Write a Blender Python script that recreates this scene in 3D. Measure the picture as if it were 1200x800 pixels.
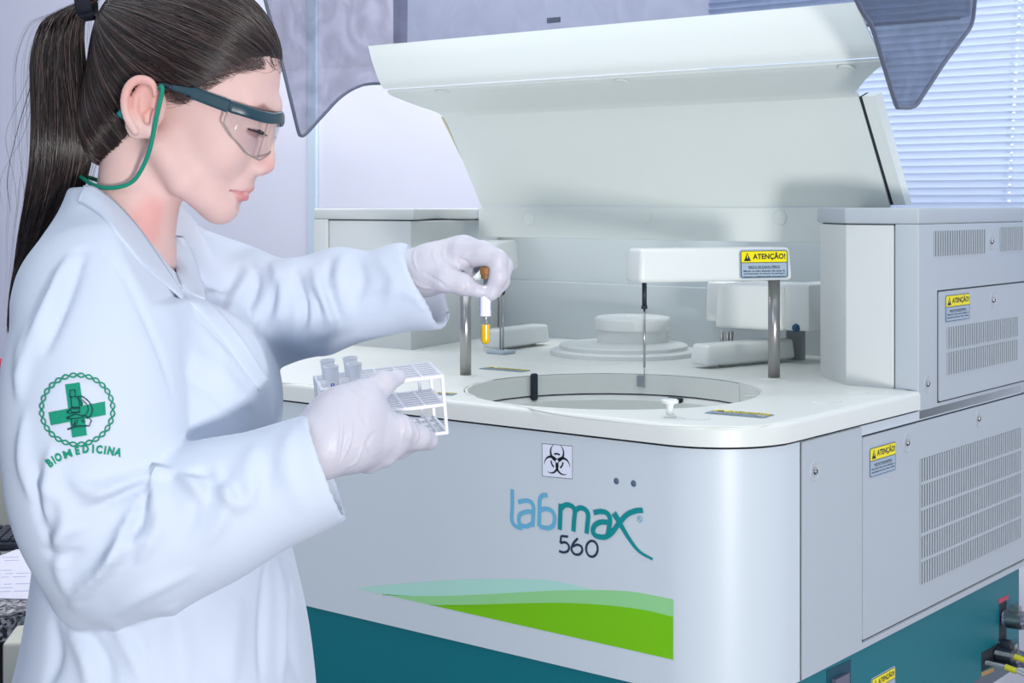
import bpy, bmesh, math, random, time
import numpy as np
from mathutils import Vector, Matrix
from mathutils.geometry import tessellate_polygon
T0 = time.time()
for o in list(bpy.data.objects): bpy.data.objects.remove(o)
SC = bpy.context.scene; COL = SC.collection
F, YH, TH, CX0, CY0 = 1781.5, 240.0, math.radians(38.6), .2684, 1.75
CT, ST = math.cos(TH), math.sin(TH)
H = 1.42            # camera height above the floor
TABLE = 0.70        # top of the table under the analyzer

# ---------------------------------------------------------------- camera, world, lights
cam = bpy.data.cameras.new('camera'); co = bpy.data.objects.new('camera', cam); COL.objects.link(co)
cam.sensor_width = 36; cam.lens = F / 1200 * 36; cam.shift_y = -(400 - YH) / 1200
cam.clip_start = .05
co.location = (0, 0, H); co.rotation_euler = (math.pi / 2, 0, 0); SC.camera = co
SC.view_settings.view_transform = 'Standard'; SC.view_settings.look = 'None'
SC.view_settings.gamma = 1; SC.view_settings.exposure = 0.0
w = bpy.data.worlds.new('world'); SC.world = w; w.use_nodes = True
bg = w.node_tree.nodes['Background']; bg.inputs[0].default_value = (.74, .84, 1, 1); bg.inputs[1].default_value = .56

def area(name, loc, target, sx, sy, power, col):
    l = bpy.data.lights.new(name, 'AREA'); l.shape = 'RECTANGLE'; l.size = sx; l.size_y = sy
    l.energy = power; l.color = col
    o = bpy.data.objects.new(name, l); COL.objects.link(o); o.location = loc
    o.rotation_euler = (Vector(target) - Vector(loc)).to_track_quat('-Z', 'Y').to_euler()
    return o
area('softbox_key', (1.0, -1.3, H - .55), (.35, 2.2, H - .05), .36, .36, 78, (1, .985, .97))
area('softbox_left', (-1.3, -.5, H + 1.0), (.1, 2.2, H - .2), 1.3, 1.3, 10, (.86, .93, 1))
area('ceiling_panel', (.2, 1.9, H + 1.28), (.2, 1.9, 0), 2.6, 1.6, 20, (.93, .97, 1))
area('rear_wall_fill', (-.5, 3.2, H + 1.28), (-.7, 4.0, H - .3), 2.0, .6, 38, (.98, .98, 1))  # unseen fill lamp added to brighten the back wall

# ---------------------------------------------------------------- helpers
def srgb(r, g, b):
    f = lambda c: (c / 255 / 12.92) if c / 255 <= .04045 else ((c / 255 + .055) / 1.055) ** 2.4
    return (f(r), f(g), f(b), 1)
MATS = {}
def mat(name, col, rough=.5, metal=0, trans=0, ior=1.45, bump=0, bscale=200, var=0, vscale=3, emis=0, coat=0, sss=0, alpha=1):
    if name in MATS: return MATS[name]
    m = bpy.data.materials.new(name); m.use_nodes = True; nt = m.node_tree; b = nt.nodes['Principled BSDF']
    b.inputs['Base Color'].default_value = col; b.inputs['Roughness'].default_value = rough
    b.inputs['Metallic'].default_value = metal; b.inputs['IOR'].default_value = ior
    b.inputs['Transmission Weight'].default_value = trans
    b.inputs['Coat Weight'].default_value = coat
    b.inputs['Alpha'].default_value = alpha
    if sss:
        b.inputs['Subsurface Weight'].default_value = sss; b.inputs['Subsurface Radius'].default_value = (.012, .004, .002)
        b.inputs['Subsurface Scale'].default_value = 1
    if emis:
        b.inputs['Emission Color'].default_value = col; b.inputs['Emission Strength'].default_value = emis
    tc = nt.nodes.new('ShaderNodeTexCoord')
    n2 = nt.nodes.new('ShaderNodeTexNoise'); n2.inputs['Scale'].default_value = vscale; n2.inputs['Detail'].default_value = 4
    nt.links.new(tc.outputs['Object'], n2.inputs['Vector'])
    mx = nt.nodes.new('ShaderNodeMixRGB'); mx.blend_type = 'MULTIPLY'; mx.inputs[1].default_value = col
    rp = nt.nodes.new('ShaderNodeValToRGB'); v = max(var, .015)
    rp.color_ramp.elements[0].color = (1 - v, 1 - v, 1 - v, 1); rp.color_ramp.elements[0].position = .3
    rp.color_ramp.elements[1].color = (1, 1, 1, 1); rp.color_ramp.elements[1].position = .7
    nt.links.new(n2.outputs['Fac'], rp.inputs[0]); nt.links.new(rp.outputs[0], mx.inputs[2]); mx.inputs[0].default_value = 1
    nt.links.new(mx.outputs[0], b.inputs['Base Color'])
    if bump:
        n = nt.nodes.new('ShaderNodeTexNoise'); n.inputs['Scale'].default_value = bscale; n.inputs['Detail'].default_value = 3
        bp = nt.nodes.new('ShaderNodeBump'); bp.inputs['Strength'].default_value = bump; bp.inputs['Distance'].default_value = .001
        nt.links.new(tc.outputs['Object'], n.inputs['Vector']); nt.links.new(n.outputs['Fac'], bp.inputs['Height'])
        nt.links.new(bp.outputs[0], b.inputs['Normal'])
    MATS[name] = m; return m

WHITE = mat('moulded_plastic', srgb(222, 226, 224), .32, coat=.15)
WORK = mat('worktop_plastic', srgb(220, 223, 219), .4)
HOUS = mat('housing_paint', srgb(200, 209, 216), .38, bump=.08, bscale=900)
SIDE = mat('side_shaded_paint', srgb(178, 186, 193), .42, bump=.12, bscale=900)  # weaker light on the side faces is put into this darker colour
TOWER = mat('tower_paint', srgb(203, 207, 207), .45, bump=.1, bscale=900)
TEAL = mat('teal_paint', srgb(0, 108, 120), .5, bump=.08, bscale=700)
DARKGAP = mat('dark_gap', srgb(40, 46, 56), .8)
VENT = mat('vent_shadow', srgb(58, 66, 78), .8)
STEEL = mat('steel', srgb(170, 168, 168), .28, metal=1)
BLACK = mat('black_plastic', srgb(30, 38, 52), .4)
LID = mat('lid_plastic', srgb(226, 232, 228), .45)
BACKW = mat('inner_back', srgb(196, 204, 206), .5)
YEL = mat('warning_yellow', srgb(240, 224, 0), .45)
LGREY = mat('label_grey', srgb(160, 178, 195), .45)
INK = mat('label_ink', srgb(24, 30, 40), .5)
PAPER = mat('paper_white', srgb(240, 240, 245), .6)

def tag(o, label=None, cat=None, group=None, kind=None):
    if label: o['label'] = label
    if cat: o['category'] = cat
    if group: o['group'] = group
    if kind: o['kind'] = kind
    return o
def empty(name, loc, rz=0, **k):
    o = bpy.data.objects.new(name, None); o.empty_display_size = .05; COL.objects.link(o)
    o.location = loc; o.rotation_euler = (0, 0, rz); return tag(o, **k)
def link_mesh(name, me, mats, parent=None, smooth=False, loc=None):
    if not isinstance(mats, (list, tuple)): mats = [mats]
    for m in mats: me.materials.append(m)
    if smooth is True: me.polygons.foreach_set('use_smooth', [True] * len(me.polygons))
    o = bpy.data.objects.new(name, me); COL.objects.link(o)
    if parent: o.parent = parent
    if loc: o.location = loc
    return o
def build(name, bm, mats, parent=None, smooth=None, **k):
    """smooth: angle in degrees under which edges are shaded smooth"""
    me = bpy.data.meshes.new(name)
    if smooth:
        a = math.radians(smooth)
        for f in bm.faces: f.smooth = True
        for e in bm.edges:
            if len(e.link_faces) == 2 and e.calc_face_angle(0) > a: e.smooth = False
    bm.to_mesh(me); bm.free()
    return tag(link_mesh(name, me, mats, parent), **k)
def B(): return bmesh.new()
def quad_faces(bm, loops, closed=True, mi=0):
    for a, b in zip(loops, loops[1:]):
        n = len(a)
        for i in range(n if closed else n - 1):
            j = (i + 1) % n
            try:
                f = bm.faces.new((a[i], a[j], b[j], b[i])); f.material_index = mi
            except ValueError: pass
def addloops(bm, loops, cap0=True, cap1=True, mi=0):
    L = [[bm.verts.new(p) for p in lp] for lp in loops]
    quad_faces(bm, L, True, mi)
    if cap0: f = bm.faces.new(list(reversed(L[0]))); f.material_index = mi
    if cap1: f = bm.faces.new(L[-1]); f.material_index = mi
    return L
def fixn(bm): bmesh.ops.recalc_face_normals(bm, faces=bm.faces[:])
def box(bm, x0, x1, y0, y1, z0, z1, bev=0, seg=2, mi=0, M=None):
    b2 = bmesh.new(); bmesh.ops.create_cube(b2, size=1)
    for v in b2.verts:
        v.co = Vector(((x0 + x1) / 2 + v.co.x * (x1 - x0), (y0 + y1) / 2 + v.co.y * (y1 - y0), (z0 + z1) / 2 + v.co.z * (z1 - z0)))
    if bev: bmesh.ops.bevel(b2, geom=b2.edges[:] , offset=bev, segments=seg, profile=.5, affect='EDGES')
    if M is not None: bmesh.ops.transform(b2, matrix=M, verts=b2.verts[:])
    merge(bm, b2, mi)
def merge(bm, b2, mi=0):
    mp = {}
    for v in b2.verts: mp[v] = bm.verts.new(v.co)
    for f in b2.faces:
        try: g = bm.faces.new([mp[v] for v in f.verts]); g.material_index = mi
        except ValueError: pass
    b2.free()
def cyl(bm, a, b, r0, r1=None, n=24, mi=0, caps=True):
    a, b = Vector(a), Vector(b); r1 = r0 if r1 is None else r1
    d = (b - a).normalized(); x = d.orthogonal().normalized(); y = d.cross(x)
    lp = [[c + (x * math.cos(t) + y * math.sin(t)) * r for t in [2 * math.pi * i / n for i in range(n)]] for c, r in ((a, r0), (b, r1))]
    addloops(bm, lp, caps, caps, mi)
def lathe(bm, c, prof, n=40, mi=0, cap=True):
    lp = [[Vector((c[0] + r * math.cos(2 * math.pi * i / n), c[1] + r * math.sin(2 * math.pi * i / n), c[2] + z)) for i in range(n)] for r, z in prof]
    addloops(bm, lp, cap, cap, mi)
def tube(bm, pts, r, n=8, mi=0, closed=False):
    pts = [Vector(p) for p in pts]; rs = r if isinstance(r, (list, tuple)) else [r] * len(pts)
    loops = []; nx = None
    for i, p in enumerate(pts):
        d = (pts[min(i + 1, len(pts) - 1)] - pts[max(i - 1, 0)]).normalized()
        if nx is None: nx = d.orthogonal().normalized()
        nx = (nx - d * nx.dot(d)).normalized(); ny = d.cross(nx)
        loops.append([p + (nx * math.cos(t) + ny * math.sin(t)) * rs[i] for t in [2 * math.pi * k / n for k in range(n)]])
    addloops(bm, loops, True, True, mi)
def spline(pts, n=8):
    """Catmull-Rom through tuples of any size"""
    P = [np.array(p, float) for p in pts]; P = [2 * P[0] - P[1]] + P + [2 * P[-1] - P[-2]]; out = []
    for i in range(1, len(P) - 2):
        for k in range(n):
            t = k / n; a, b, c, d = P[i - 1:i + 3]
            out.append(.5 * ((2 * b) + (c - a) * t + (2 * a - 5 * b + 4 * c - d) * t * t + (3 * b - a - 3 * c + d) * t ** 3))
    out.append(P[-2]); return out
def prism(bm, poly, fn, d0, d1, mi=0):
    """poly of 2D points, fn(a, b, d) -> 3D"""
    addloops(bm, [[fn(a, b, d0) for a, b in poly], [fn(a, b, d1) for a, b in poly]], True, True, mi)
def rrect(w, h, r, n=6, cx=0, cy=0):
    pts = []
    for (sx, sy, a0) in ((1, 1, 0), (-1, 1, 90), (-1, -1, 180), (1, -1, 270)):
        for i in range(n + 1):
            a = math.radians(a0 + 90 * i / n)
            pts.append((cx + sx * (w / 2 - r) + r * math.cos(a), cy + sy * (h / 2 - r) + r * math.sin(a)))
    return pts
def Vp(px, py, v):       # pixel on the analyzer's plane v = const -> (u, z)
    a = (px - 600) / F; u = (CX0 + v * ST - a * (CY0 + v * CT)) / (CT + a * ST); Y = CY0 + u * ST + v * CT
    return u, -(py - YH) / F * Y
def Zp(px, py, z):
    Y = -F * z / (py - YH); X = (px - 600) / F * Y; dx, dy = X - CX0, Y - CY0
    return -dx * CT + dy * ST, dx * ST + dy * CT
def Q(px, py, Y): return Vector(((px - 600) / F * Y, Y, H + (YH - py) / F * Y))
TXT = {}
def text_tris(s, bold=0.0):
    k = (s, bold)
    if k not in TXT:
        c = bpy.data.curves.new('t', 'FONT'); c.body = s; c.size = 1; c.offset = bold; c.resolution_u = 3
        o = bpy.data.objects.new('t', c); COL.objects.link(o)
        me = o.to_mesh(); v = [tuple(x.co) for x in me.vertices]; f = [tuple(p.vertices) for p in me.polygons]
        o.to_mesh_clear(); bpy.data.objects.remove(o); bpy.data.curves.remove(c); TXT[k] = (v, f)
    return TXT[k]
def text(bm, s, x0, x1, y0, y1, fn, d, mi=0, bold=0.0):
    """fit text into the box x0..x1, y0..y1 of a label, fn(a,b,d)->3D"""
    v, f = text_tris(s, bold)
    if not v: return
    ax = min(p[0] for p in v); bx = max(p[0] for p in v); ay = min(p[1] for p in v); by = max(p[1] for p in v)
    vs = [bm.verts.new(fn(x0 + (p[0] - ax) / (bx - ax) * (x1 - x0), y0 + (p[1] - ay) / (by - ay) * (y1 - y0), d)) for p in v]
    for q in f:
        try: g = bm.faces.new([vs[i] for i in q]); g.material_index = mi
        except ValueError: pass
def stroke(bm, pts, wd, fn, d, mi=0, taper=None, d0=None):
    """flat ribbon following 2D pts with a skirt down to d0"""
    P = [Vector((p[0], p[1])) for p in pts]; L = []; R = []
    for i, p in enumerate(P):
        t = (P[min(i + 1, len(P) - 1)] - P[max(i - 1, 0)]).normalized(); n = Vector((-t.y, t.x))
        wi = (wd if taper is None else taper[0] + (taper[1] - taper[0]) * i / (len(P) - 1)) / 2
        L.append(bm.verts.new(fn(*(p + n * wi), d))); R.append(bm.verts.new(fn(*(p - n * wi), d)))
    for i in range(len(P) - 1):
        f = bm.faces.new((L[i], R[i], R[i + 1], L[i + 1])); f.material_index = mi
def warning_label(name, w, h, fn, parent, lines=('RISCO DE DANO FÍSICO', 'Manter as mãos afastadas das áreas de', 'movimentação do sistema de pipetagem', 'enquanto o analisador estiver em operação'), **k):
    bm = B(); r = w * .06
    prism(bm, rrect(w, h, r), fn, 0, .0004, 0)
    prism(bm, rrect(w * .95, h * .92, r * .8), fn, .0004, .0006, 2)
    prism(bm, rrect(w * .92, h * .88, r * .7), fn, .0006, .0008, 0)
    prism(bm, [(-w * .46, h * .06), (w * .46, h * .06), (w * .46, h * .41), (w * .43, h * .44), (-w * .43, h * .44), (-w * .46, h * .41)], fn, .0008, .001, 1)
    prism(bm, [(-w * .46, h * .045), (w * .46, h * .045), (w * .46, h * .065), (-w * .46, h * .065)], fn, .001, .0011, 2)
    prism(bm, [(-w * .41, h * .11), (-w * .27, h * .11), (-w * .34, h * .40)], fn, .001, .0012, 2)
    prism(bm, [(-w * .348, h * .2), (-w * .332, h * .2), (-w * .33, h * .32), (-w * .35, h * .32)], fn, .0012, .0013, 1)
    text(bm, 'ATENÇÃO!', -w * .23, w * .43, h * .13, h * .40, fn, .0012, 2, .03)
    y = h * -.08
    if lines:
        text(bm, lines[0], -w * .32, w * .32, y - h * .05, y + h * .04, fn, .0011, 2, .02)
        stroke(bm, [(-w * .32, y - h * .065), (w * .32, y - h * .065)], h * .012, fn, .0011, 2)
        for i, s in enumerate(lines[1:]):
            yy = y - h * (.15 + .1 * i)
            text(bm, s, -w * .42, w * .42, yy - h * .035, yy + h * .035, fn, .0011, 2, .015)
    fixn(bm)
    return build(name, bm, [LGREY, YEL, INK], parent, **k)

# ---------------------------------------------------------------- room
wall_o = empty('wall_frame', (CX0, CY0, 0), -TH)     # temporary frame of the analyzer's axes
MW = Matrix.Translation((CX0, CY0, 0)) @ Matrix.Rotation(-TH, 4, 'Z')
bpy.data.objects.remove(wall_o)
WALLM = mat('wall_paint', srgb(222, 223, 236), .7, bump=.05, bscale=120, var=.03)
VW = 1.5                                              # back wall: plane v = VW
WU0, WU1, WZ0, WZ1 = -2.2, .93, H - .03, H + 1.05     # window opening in the back wall
def wbox(name, u0, u1, v0, v1, z0, z1, m, bev=0, kind='structure'):
    bm = B(); box(bm, -u1, -u0, v0, v1, z0, z1, bev)
    bmesh.ops.transform(bm, matrix=MW, verts=bm.verts[:]); fixn(bm)
    return build(name, bm, m, None, kind=kind)
ZC = H + 1.35
bm = B()
for (a, b, c, d) in ((WU1, 4.2, 0, ZC), (-3.2, WU0, 0, ZC), (WU0, WU1, 0, WZ0), (WU0, WU1, WZ1, ZC)):
    box(bm, -b, -a, VW, VW + .15, c, d)
bmesh.ops.transform(bm, matrix=MW, verts=bm.verts[:]); fixn(bm)
build('wall_back', bm, WALLM, None, kind='structure')
wbox('wall_left', 4.2, 4.35, -3.5, VW + .15, 0, ZC, WALLM)
bm = B(); box(bm, -4, 4, -2.5, 6.5, -.05, 0); build('floor', bm, mat('floor_vinyl', srgb(70, 84, 108), .45, var=.15, vscale=6), None, kind='structure')
# joint cover on the back wall seen beside the face
u1, _ = Vp(363, 200, VW); u2, _ = Vp(374, 200, VW)
wbox('trim_1', u2, u1, VW - .012, VW - .0005, 0, ZC, mat('trim_paint', srgb(196, 212, 226), .5), .003)
bm = B(); random.seed(5)
for i in range(7):
    z = H + random.uniform(-.25, .25); uu = u1 + random.uniform(0.0, .006)
    prism(bm, rrect(.007, random.uniform(.006, .02), .003, 3, -uu, z), lambda a, b, d: MW @ Vector((a, VW - .0002 - d, b)), 0, .0012)
fixn(bm)
build('trim_2', bm, mat('rust_stain', srgb(206, 176, 140), .8), None, kind='structure')
# window frame + glass
bm = B(); t = .05
for (a, b, c, d) in ((WU0, WU1, WZ0, WZ0 + t), (WU0, WU1, WZ1 - t, WZ1), (WU0, WU0 + t, WZ0, WZ1), (WU1 - t, WU1, WZ0, WZ1), (-.6, -.56, WZ0, WZ1)):
    box(bm, -b, -a, VW + .06, VW + .1, c, d, .004)
bmesh.ops.transform(bm, matrix=MW, verts=bm.verts[:]); fixn(bm)
build('window_1', bm, mat('window_frame', srgb(220, 224, 228), .5), None, kind='structure')
# blind
blind = empty('window_blind', MW @ Vector((-(WU0 + WU1) / 2, VW - .03, WZ0)), -TH,
              label='white horizontal slat blind closed over the window behind the analyzer', cat='blind')
SL = mat('blind_slat', srgb(214, 224, 240), .5)
_nt = SL.node_tree; _b = _nt.nodes['Principled BSDF']; _t = _nt.nodes.new('ShaderNodeBsdfTranslucent'); _t.inputs[0].default_value = srgb(226, 232, 246)
_m = _nt.nodes.new('ShaderNodeMixShader'); _m.inputs[0].default_value = .35; _o = [n for n in _nt.nodes if n.type == 'OUTPUT_MATERIAL'][0]
_nt.links.new(_b.outputs[0], _m.inputs[1]); _nt.links.new(_t.outputs[0], _m.inputs[2]); _nt.links.new(_m.outputs[0], _o.inputs[0])
area('daylight', MW @ Vector((.64, VW + .7, H + .3)), MW @ Vector((.64, VW, H + .3)), 3.0, 1.4, 48, (.90, .95, 1))
half = (WU1 - WU0) / 2 + .01
bm = B(); prof = []
for i in range(7):
    t = i / 6 - .5; prof.append((t * .0055 + .0022 * (.25 - t * t) * 4, -t * .0165))
N = 10
L1 = [[bm.verts.new((x, p[0], p[1])) for p in prof] for x in (-half, half)]
L2 = [[bm.verts.new((x, p[0] + .0006, p[1])) for p in prof] for x in (-half, half)]
for a, b in ((L1[0], L1[1]), (L2[1], L2[0])):
    for i in range(6): bm.faces.new((a[i], b[i], b[i + 1], a[i + 1]))
fixn(bm)
s0 = build('slat', bm, SL, blind, smooth=40); sp = .0152
nsl = int((WZ1 - WZ0) / sp)
for i in range(nsl):
    o = s0 if i == 0 else s0.copy()
    if i: COL.objects.link(o)
    o.location = (0, 0, .012 + i * sp)
bm = B(); box(bm, -half, half, -.012, .012, -.012, .0); fixn(bm); build('bottom_rail', bm, SL, blind)
bm = B(); box(bm, -half, half, -.014, .014, WZ1 - WZ0, WZ1 - WZ0 + .03, .003); fixn(bm); build('head_rail', bm, SL, blind)
bm = B(); cu = (WU0 + WU1) / 2
ua, za = Vp(1195, 20, VW - .05); ub, zb = Vp(1183, 236, VW - .05)
for i in range(40):
    t = (i - 10) / 23; uu = ua + (ub - ua) * t; zz = za + (zb - za) * t
    if zz < -.03: break
    bmesh.ops.create_icosphere(bm, subdivisions=1, radius=.0042, matrix=Matrix.Translation((-(uu - cu), -.022, zz + H - WZ0)))
build('bead_chain', bm, mat('bead_white', srgb(240, 245, 250), .3), blind, smooth=60, kind='stuff')

# table
tb = empty('equipment_table', MW @ Vector((-.62, .42, 0)), -TH, label='dark grey table carrying the large analyzer', cat='table')
GREYT = mat('table_grey', srgb(92, 104, 118), .5)
bm = B(); box(bm, -.72, .60, -.42, .5, TABLE - .035, TABLE, .004); build('tabletop', bm, GREYT, tb)
for sx in (-.66, .54):
    for sy in (-.38, .42):
        bm = B(); box(bm, sx - .025, sx + .025, sy - .025, sy + .025, 0, TABLE - .035, .003); build('leg', bm, GREYT, tb)

# ---------------------------------------------------------------- analyzer
AN = empty('chemistry_analyzer', (CX0, CY0, TABLE + .001), -TH, label='large white and teal benchtop chemistry analyzer with open smoked lid', cat='analyzer')
DZ = H - TABLE - .001
def m3(u, v, z): return Vector((-u, v, z + DZ))
def mbox(bm, u0, u1, v0, v1, z0, z1, bev=0, seg=2, mi=0): box(bm, -u1, -u0, v0, v1, z0 + DZ, z1 + DZ, bev, seg, mi)
fF = lambda d0: (lambda a, b, d: m3(a, d0 - d, b))          # front plane at v=d0: a=u,b=z
def plan(u0, u1, v0, v1, r, inset=0, rb=.02, n=10):
    """footprint rounded at both front corners"""
    i = inset; pts = []
    for (cx, cy, a0, rr) in ((u0 + r, v0 + r, 180, r), (u1 - r, v0 + r, 270, r), (u1 - rb, v1 - rb, 0, rb), (u0 + rb, v1 - rb, 90, rb)):
        for k in range(n + 1):
            a = math.radians(a0 + 90 * k / n); pts.append((cx + (rr - i) * math.cos(a), cy + (rr - i) * math.sin(a)))
    return pts
def stack(bm, prof, u0, u1, v0, v1, r, mi=0, caps=True, n=10, rb=.02):
    addloops(bm, [[m3(a, b, z) for a, b in plan(u0, u1, v0, v1, r, ins, rb, n)] for ins, z in prof], caps, caps, mi)
W = 1.21; DEP = .895
bm = B(); stack(bm, [(.0, -.7195), (.0, -.581)], .004, W - .004, .004, DEP, .1); fixn(bm)
base = build('base_plinth', bm, TEAL, AN, smooth=35)
bm = B(); stack(bm, [(.0, -.5805), (.0, -.2885)], 0, W, 0, DEP, .108, n=20, caps=False); fixn(bm)
hous = build('front_housing', bm, HOUS, AN, smooth=35)
bm = B(); stack(bm, [(.004, -.2885), (.004, -.2858)], 0, W, 0, DEP, .108, caps=False); fixn(bm); build('seam_gasket', bm, DARKGAP, AN, smooth=35)
# worktop with round basin
BC, BR = (.345, .228), .209
bm = B(); n = 16
def wplan(ins):
    pts = []
    for (cx, cy, a0) in ((-.004 + .112, -.004 + .112, 180), (W + .004 - .112, -.004 + .112, 270)):
        for k in range(n + 1):
            a = math.radians(a0 + 90 * k / n); pts.append((cx + (.112 - ins) * math.cos(a), cy + (.112 - ins) * math.sin(a)))
    pts += [(W + .004 - ins, .478), (W - .02, .478), (W - .02, .862), (.02, .862), (.02, .478), (-.004 + ins, .478)]
    return pts
R_ = .006
prof = [(0, -.2855), (0, -.2665)] + [(R_ * (1 - math.cos(math.radians(a))), -.2665 + R_ * math.sin(math.radians(a))) for a in (22, 45, 67, 90)]
L = [[bm.verts.new(m3(a, b, z)) for a, b in wplan(i)] for i, z in prof]
quad_faces(bm, L)
hole = [bm.verts.new(m3(BC[0] + BR * math.cos(2 * math.pi * k / 72), BC[1] + BR * math.sin(2 * math.pi * k / 72), -.2605)) for k in range(72)]
top = L[-1]
allv = top + hole
for tri in tessellate_polygon([[v.co for v in top], [v.co for v in hole]]):
    try: bm.faces.new([allv[i] for i in tri])
    except ValueError: pass
bmesh.ops.recalc_face_normals(bm, faces=bm.faces[:])
build('worktop', bm, WORK, AN, smooth=30)
# basin: upper ring of cover segments, lower ring, floor
def arcseg(bm, a0, a1, r0, r1, z0, z1, n=14, mi=0, c=BC):
    ang = [math.radians(a0 + (a1 - a0) * i / n) for i in range(n + 1)]
    pol = [(c[0] + r1 * math.cos(a), c[1] + r1 * math.sin(a)) for a in ang] + [(c[0] + r0 * math.cos(a), c[1] + r0 * math.sin(a)) for a in reversed(ang)]
    prism(bm, pol, lambda a, b, d: m3(a, b, d), z0, z1, mi)
basin = B(); 
for a0, a1 in ((0, 360),):
    nn = 96
    out = [[m3(BC[0] + r * math.cos(2 * math.pi * k / nn), BC[1] + r * math.sin(2 * math.pi * k / nn), z) for k in range(nn)] for r, z in ((.205, -.2925), (.198, -.300), (.198, -.36), (.03, -.362), (.03, -.35), (.001, -.35))]
    addloops(basin, out, False, True)
fixn(basin)
for f in basin.faces: f.normal_flip()
bas = build('sample_basin', basin, WORK, AN, smooth=40)
def ang_of(px, py, z=-.262):
    u, v = Zp(px, py, z); return math.degrees(math.atan2(v - BC[1], u - BC[0]))
cuts = [ang_of(870, 450), ang_of(725, 437), ang_of(583, 447)]
cuts = [-62] + cuts + [cuts[-1] + 60]
for a, b in zip(cuts, cuts[1:]):
    bm = B(); arcseg(bm, a + .25, b - .25, .2045, .2088, -.2905, -.2606); fixn(bm); build('basin_cover', bm, WORK, AN, smooth=30)
bm = B(); arcseg(bm, cuts[-1] + .4, cuts[0] + 359.6, .2065, .2088, -.2905, -.2608, 40); fixn(bm); build('basin_cover', bm, WORK, AN, smooth=30)
bm = B(); arcseg(bm, 0, 360, .204, .208, -.2922, -.2908, 72); fixn(bm); build('basin_seam', bm, DARKGAP, AN)
# black clips in the basin wall
def clip(px, w, z0, z1):
    a = math.radians(ang_of(px[0], px[1])); bm = B()
    M = Matrix.Translation(m3(BC[0] + .2 * math.cos(a), BC[1] + .2 * math.sin(a), 0)) @ Matrix.Rotation(math.pi - a, 4, 'Z')
    box(bm, -.004, .004, -w / 2, w / 2, z0, z1, .003, 3, 0, M); fixn(bm); return build('black_clip', bm, BLACK, AN, smooth=40, label='black clip')
clip((621, 441), .011, -.297, -.256)
clip((800, 440), .026, -.301, -.293)
a = math.radians(ang_of(756, 437)); bm = B()
M = Matrix.Translation(m3(BC[0] + .2035 * math.cos(a), BC[1] + .2035 * math.sin(a), 0)) @ Matrix.Rotation(math.pi - a, 4, 'Z')
box(bm, -.004, .004, -.006, .006, -.279, -.262, .001, 2, 0, M); fixn(bm); build('probe_notch', bm, mat('notch_grey', srgb(140, 150, 158), .6), AN)
# raised details of the worktop
for (u, v, r) in ((.235, .495, .019), (.05, .30, .02), (.62, .233, .018), (.10, .055, .018), (.06, .42, .016)):
    bm = B(); lathe(bm, m3(u, v, -.2605), [(r, 0), (r - .001, .0012), (r - .004, .0014)], 28); fixn(bm); build('worktop_boss', bm, WORK, AN, smooth=30)
kn = Zp(785, 489, -.2605); bm = B(); lathe(bm, m3(kn[0], kn[1], -.2605), [(.008, 0), (.008, .002), (.005, .004), (.0045, .014), (.006, .017), (.0105, .018), (.0108, .021), (.009, .0225)], 24); fixn(bm)
build('thumb_knob', bm, WHITE, AN, smooth=40)
def flatlabel(c0, cx, cy, name='worktop_label'):
    O = Vector(m3(*Zp(*c0, -.2603), -.2603)); X = Vector(m3(*Zp(*cx, -.2603), -.2603)) - O; Y = Vector(m3(*Zp(*cy, -.2603), -.2603)) - O
    w, h = X.length, Y.length; C = O + X / 2 + Y / 2; X.normalize(); Y.normalize()
    warning_label(name, w, h, lambda a, b, d: C + X * a + Y * b + Vector((0, 0, d)), AN)
flatlabel((824, 484), (896, 490), (838, 480)); flatlabel((560, 432), (612, 436), (572, 430)); flatlabel((500, 462), (530, 463.5), (507, 459.5))
# faint embossed outlines on the worktop
bm = B()
for P_ in ([(600, 474), (660, 486), (760, 497), (830, 499), (900, 497), (1000, 475), (1060, 462)], [(870, 464), (960, 463), (1060, 461)], [(330, 448), (420, 455), (520, 466)], [(740, 425), (690, 428), (640, 425), (560, 417), (480, 412)]):
    pts = spline([Zp(x, y, -.2605) for x, y in P_], 6); tube(bm, [m3(p[0], p[1], -.2609) for p in pts], .0011, 6)
fixn(bm); build('embossed_line', bm, WORK, AN, smooth=60, kind='stuff')
# reagent turntable
bm = B(); lathe(bm, m3(.625, .665, -.2605), [(.128, 0), (.128, .007), (.124, .009), (.112, .010), (.112, .016), (.109, .018)], 64); fixn(bm); rt = build('turntable', bm, WHITE, AN, smooth=30)
bm = B(); lathe(bm, m3(.640, .715, -.243), [(.0625, 0), (.0625, .022), (.067, .0225), (.0675, .040), (.0655, .0435), (.06, .045), (.012, .045), (.010, .0435)], 64); fixn(bm); build('turntable_cap', bm, WHITE, rt, smooth=30)
# arms
def arm(name, A, Bp, z0, z1, width, ext, bev=.007, taper=.92, **k):
    A, Bp = Vector((-A[0], A[1], 0)), Vector((-Bp[0], Bp[1], 0)); d = (Bp - A); Ln = d.length; d.normalize(); nn = Vector((-d.y, d.x, 0))
    bm = B(); box(bm, -ext[0], Ln + ext[1], -width / 2, width / 2, z0 + DZ, z1 + DZ, bev, 4)
    zm = (z0 + z1) / 2 + DZ
    for v in bm.verts:
        s = 1 - (1 - taper) * (v.co.z - (z0 + DZ)) / (z1 - z0)
        x = (v.co.x - Ln / 2) * (1 - (1 - s) * .35) + Ln / 2; v.co = A + d * x + nn * v.co.y * s + Vector((0, 0, v.co.z))
    fixn(bm); return build(name, bm, WHITE, AN, smooth=30, **k), A, d, nn
P1, P2 = (.235, .495), (.345, .31)
ar, A_, d_, n_ = arm('sampling_arm', P1, P2, -.112, -.063, .052, (.018, .020))
bm = B(); cyl(bm, m3(*P1, -.2605), m3(*P1, -.112), .009, n=32); build('arm_post', bm, STEEL, ar, smooth=40)
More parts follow.
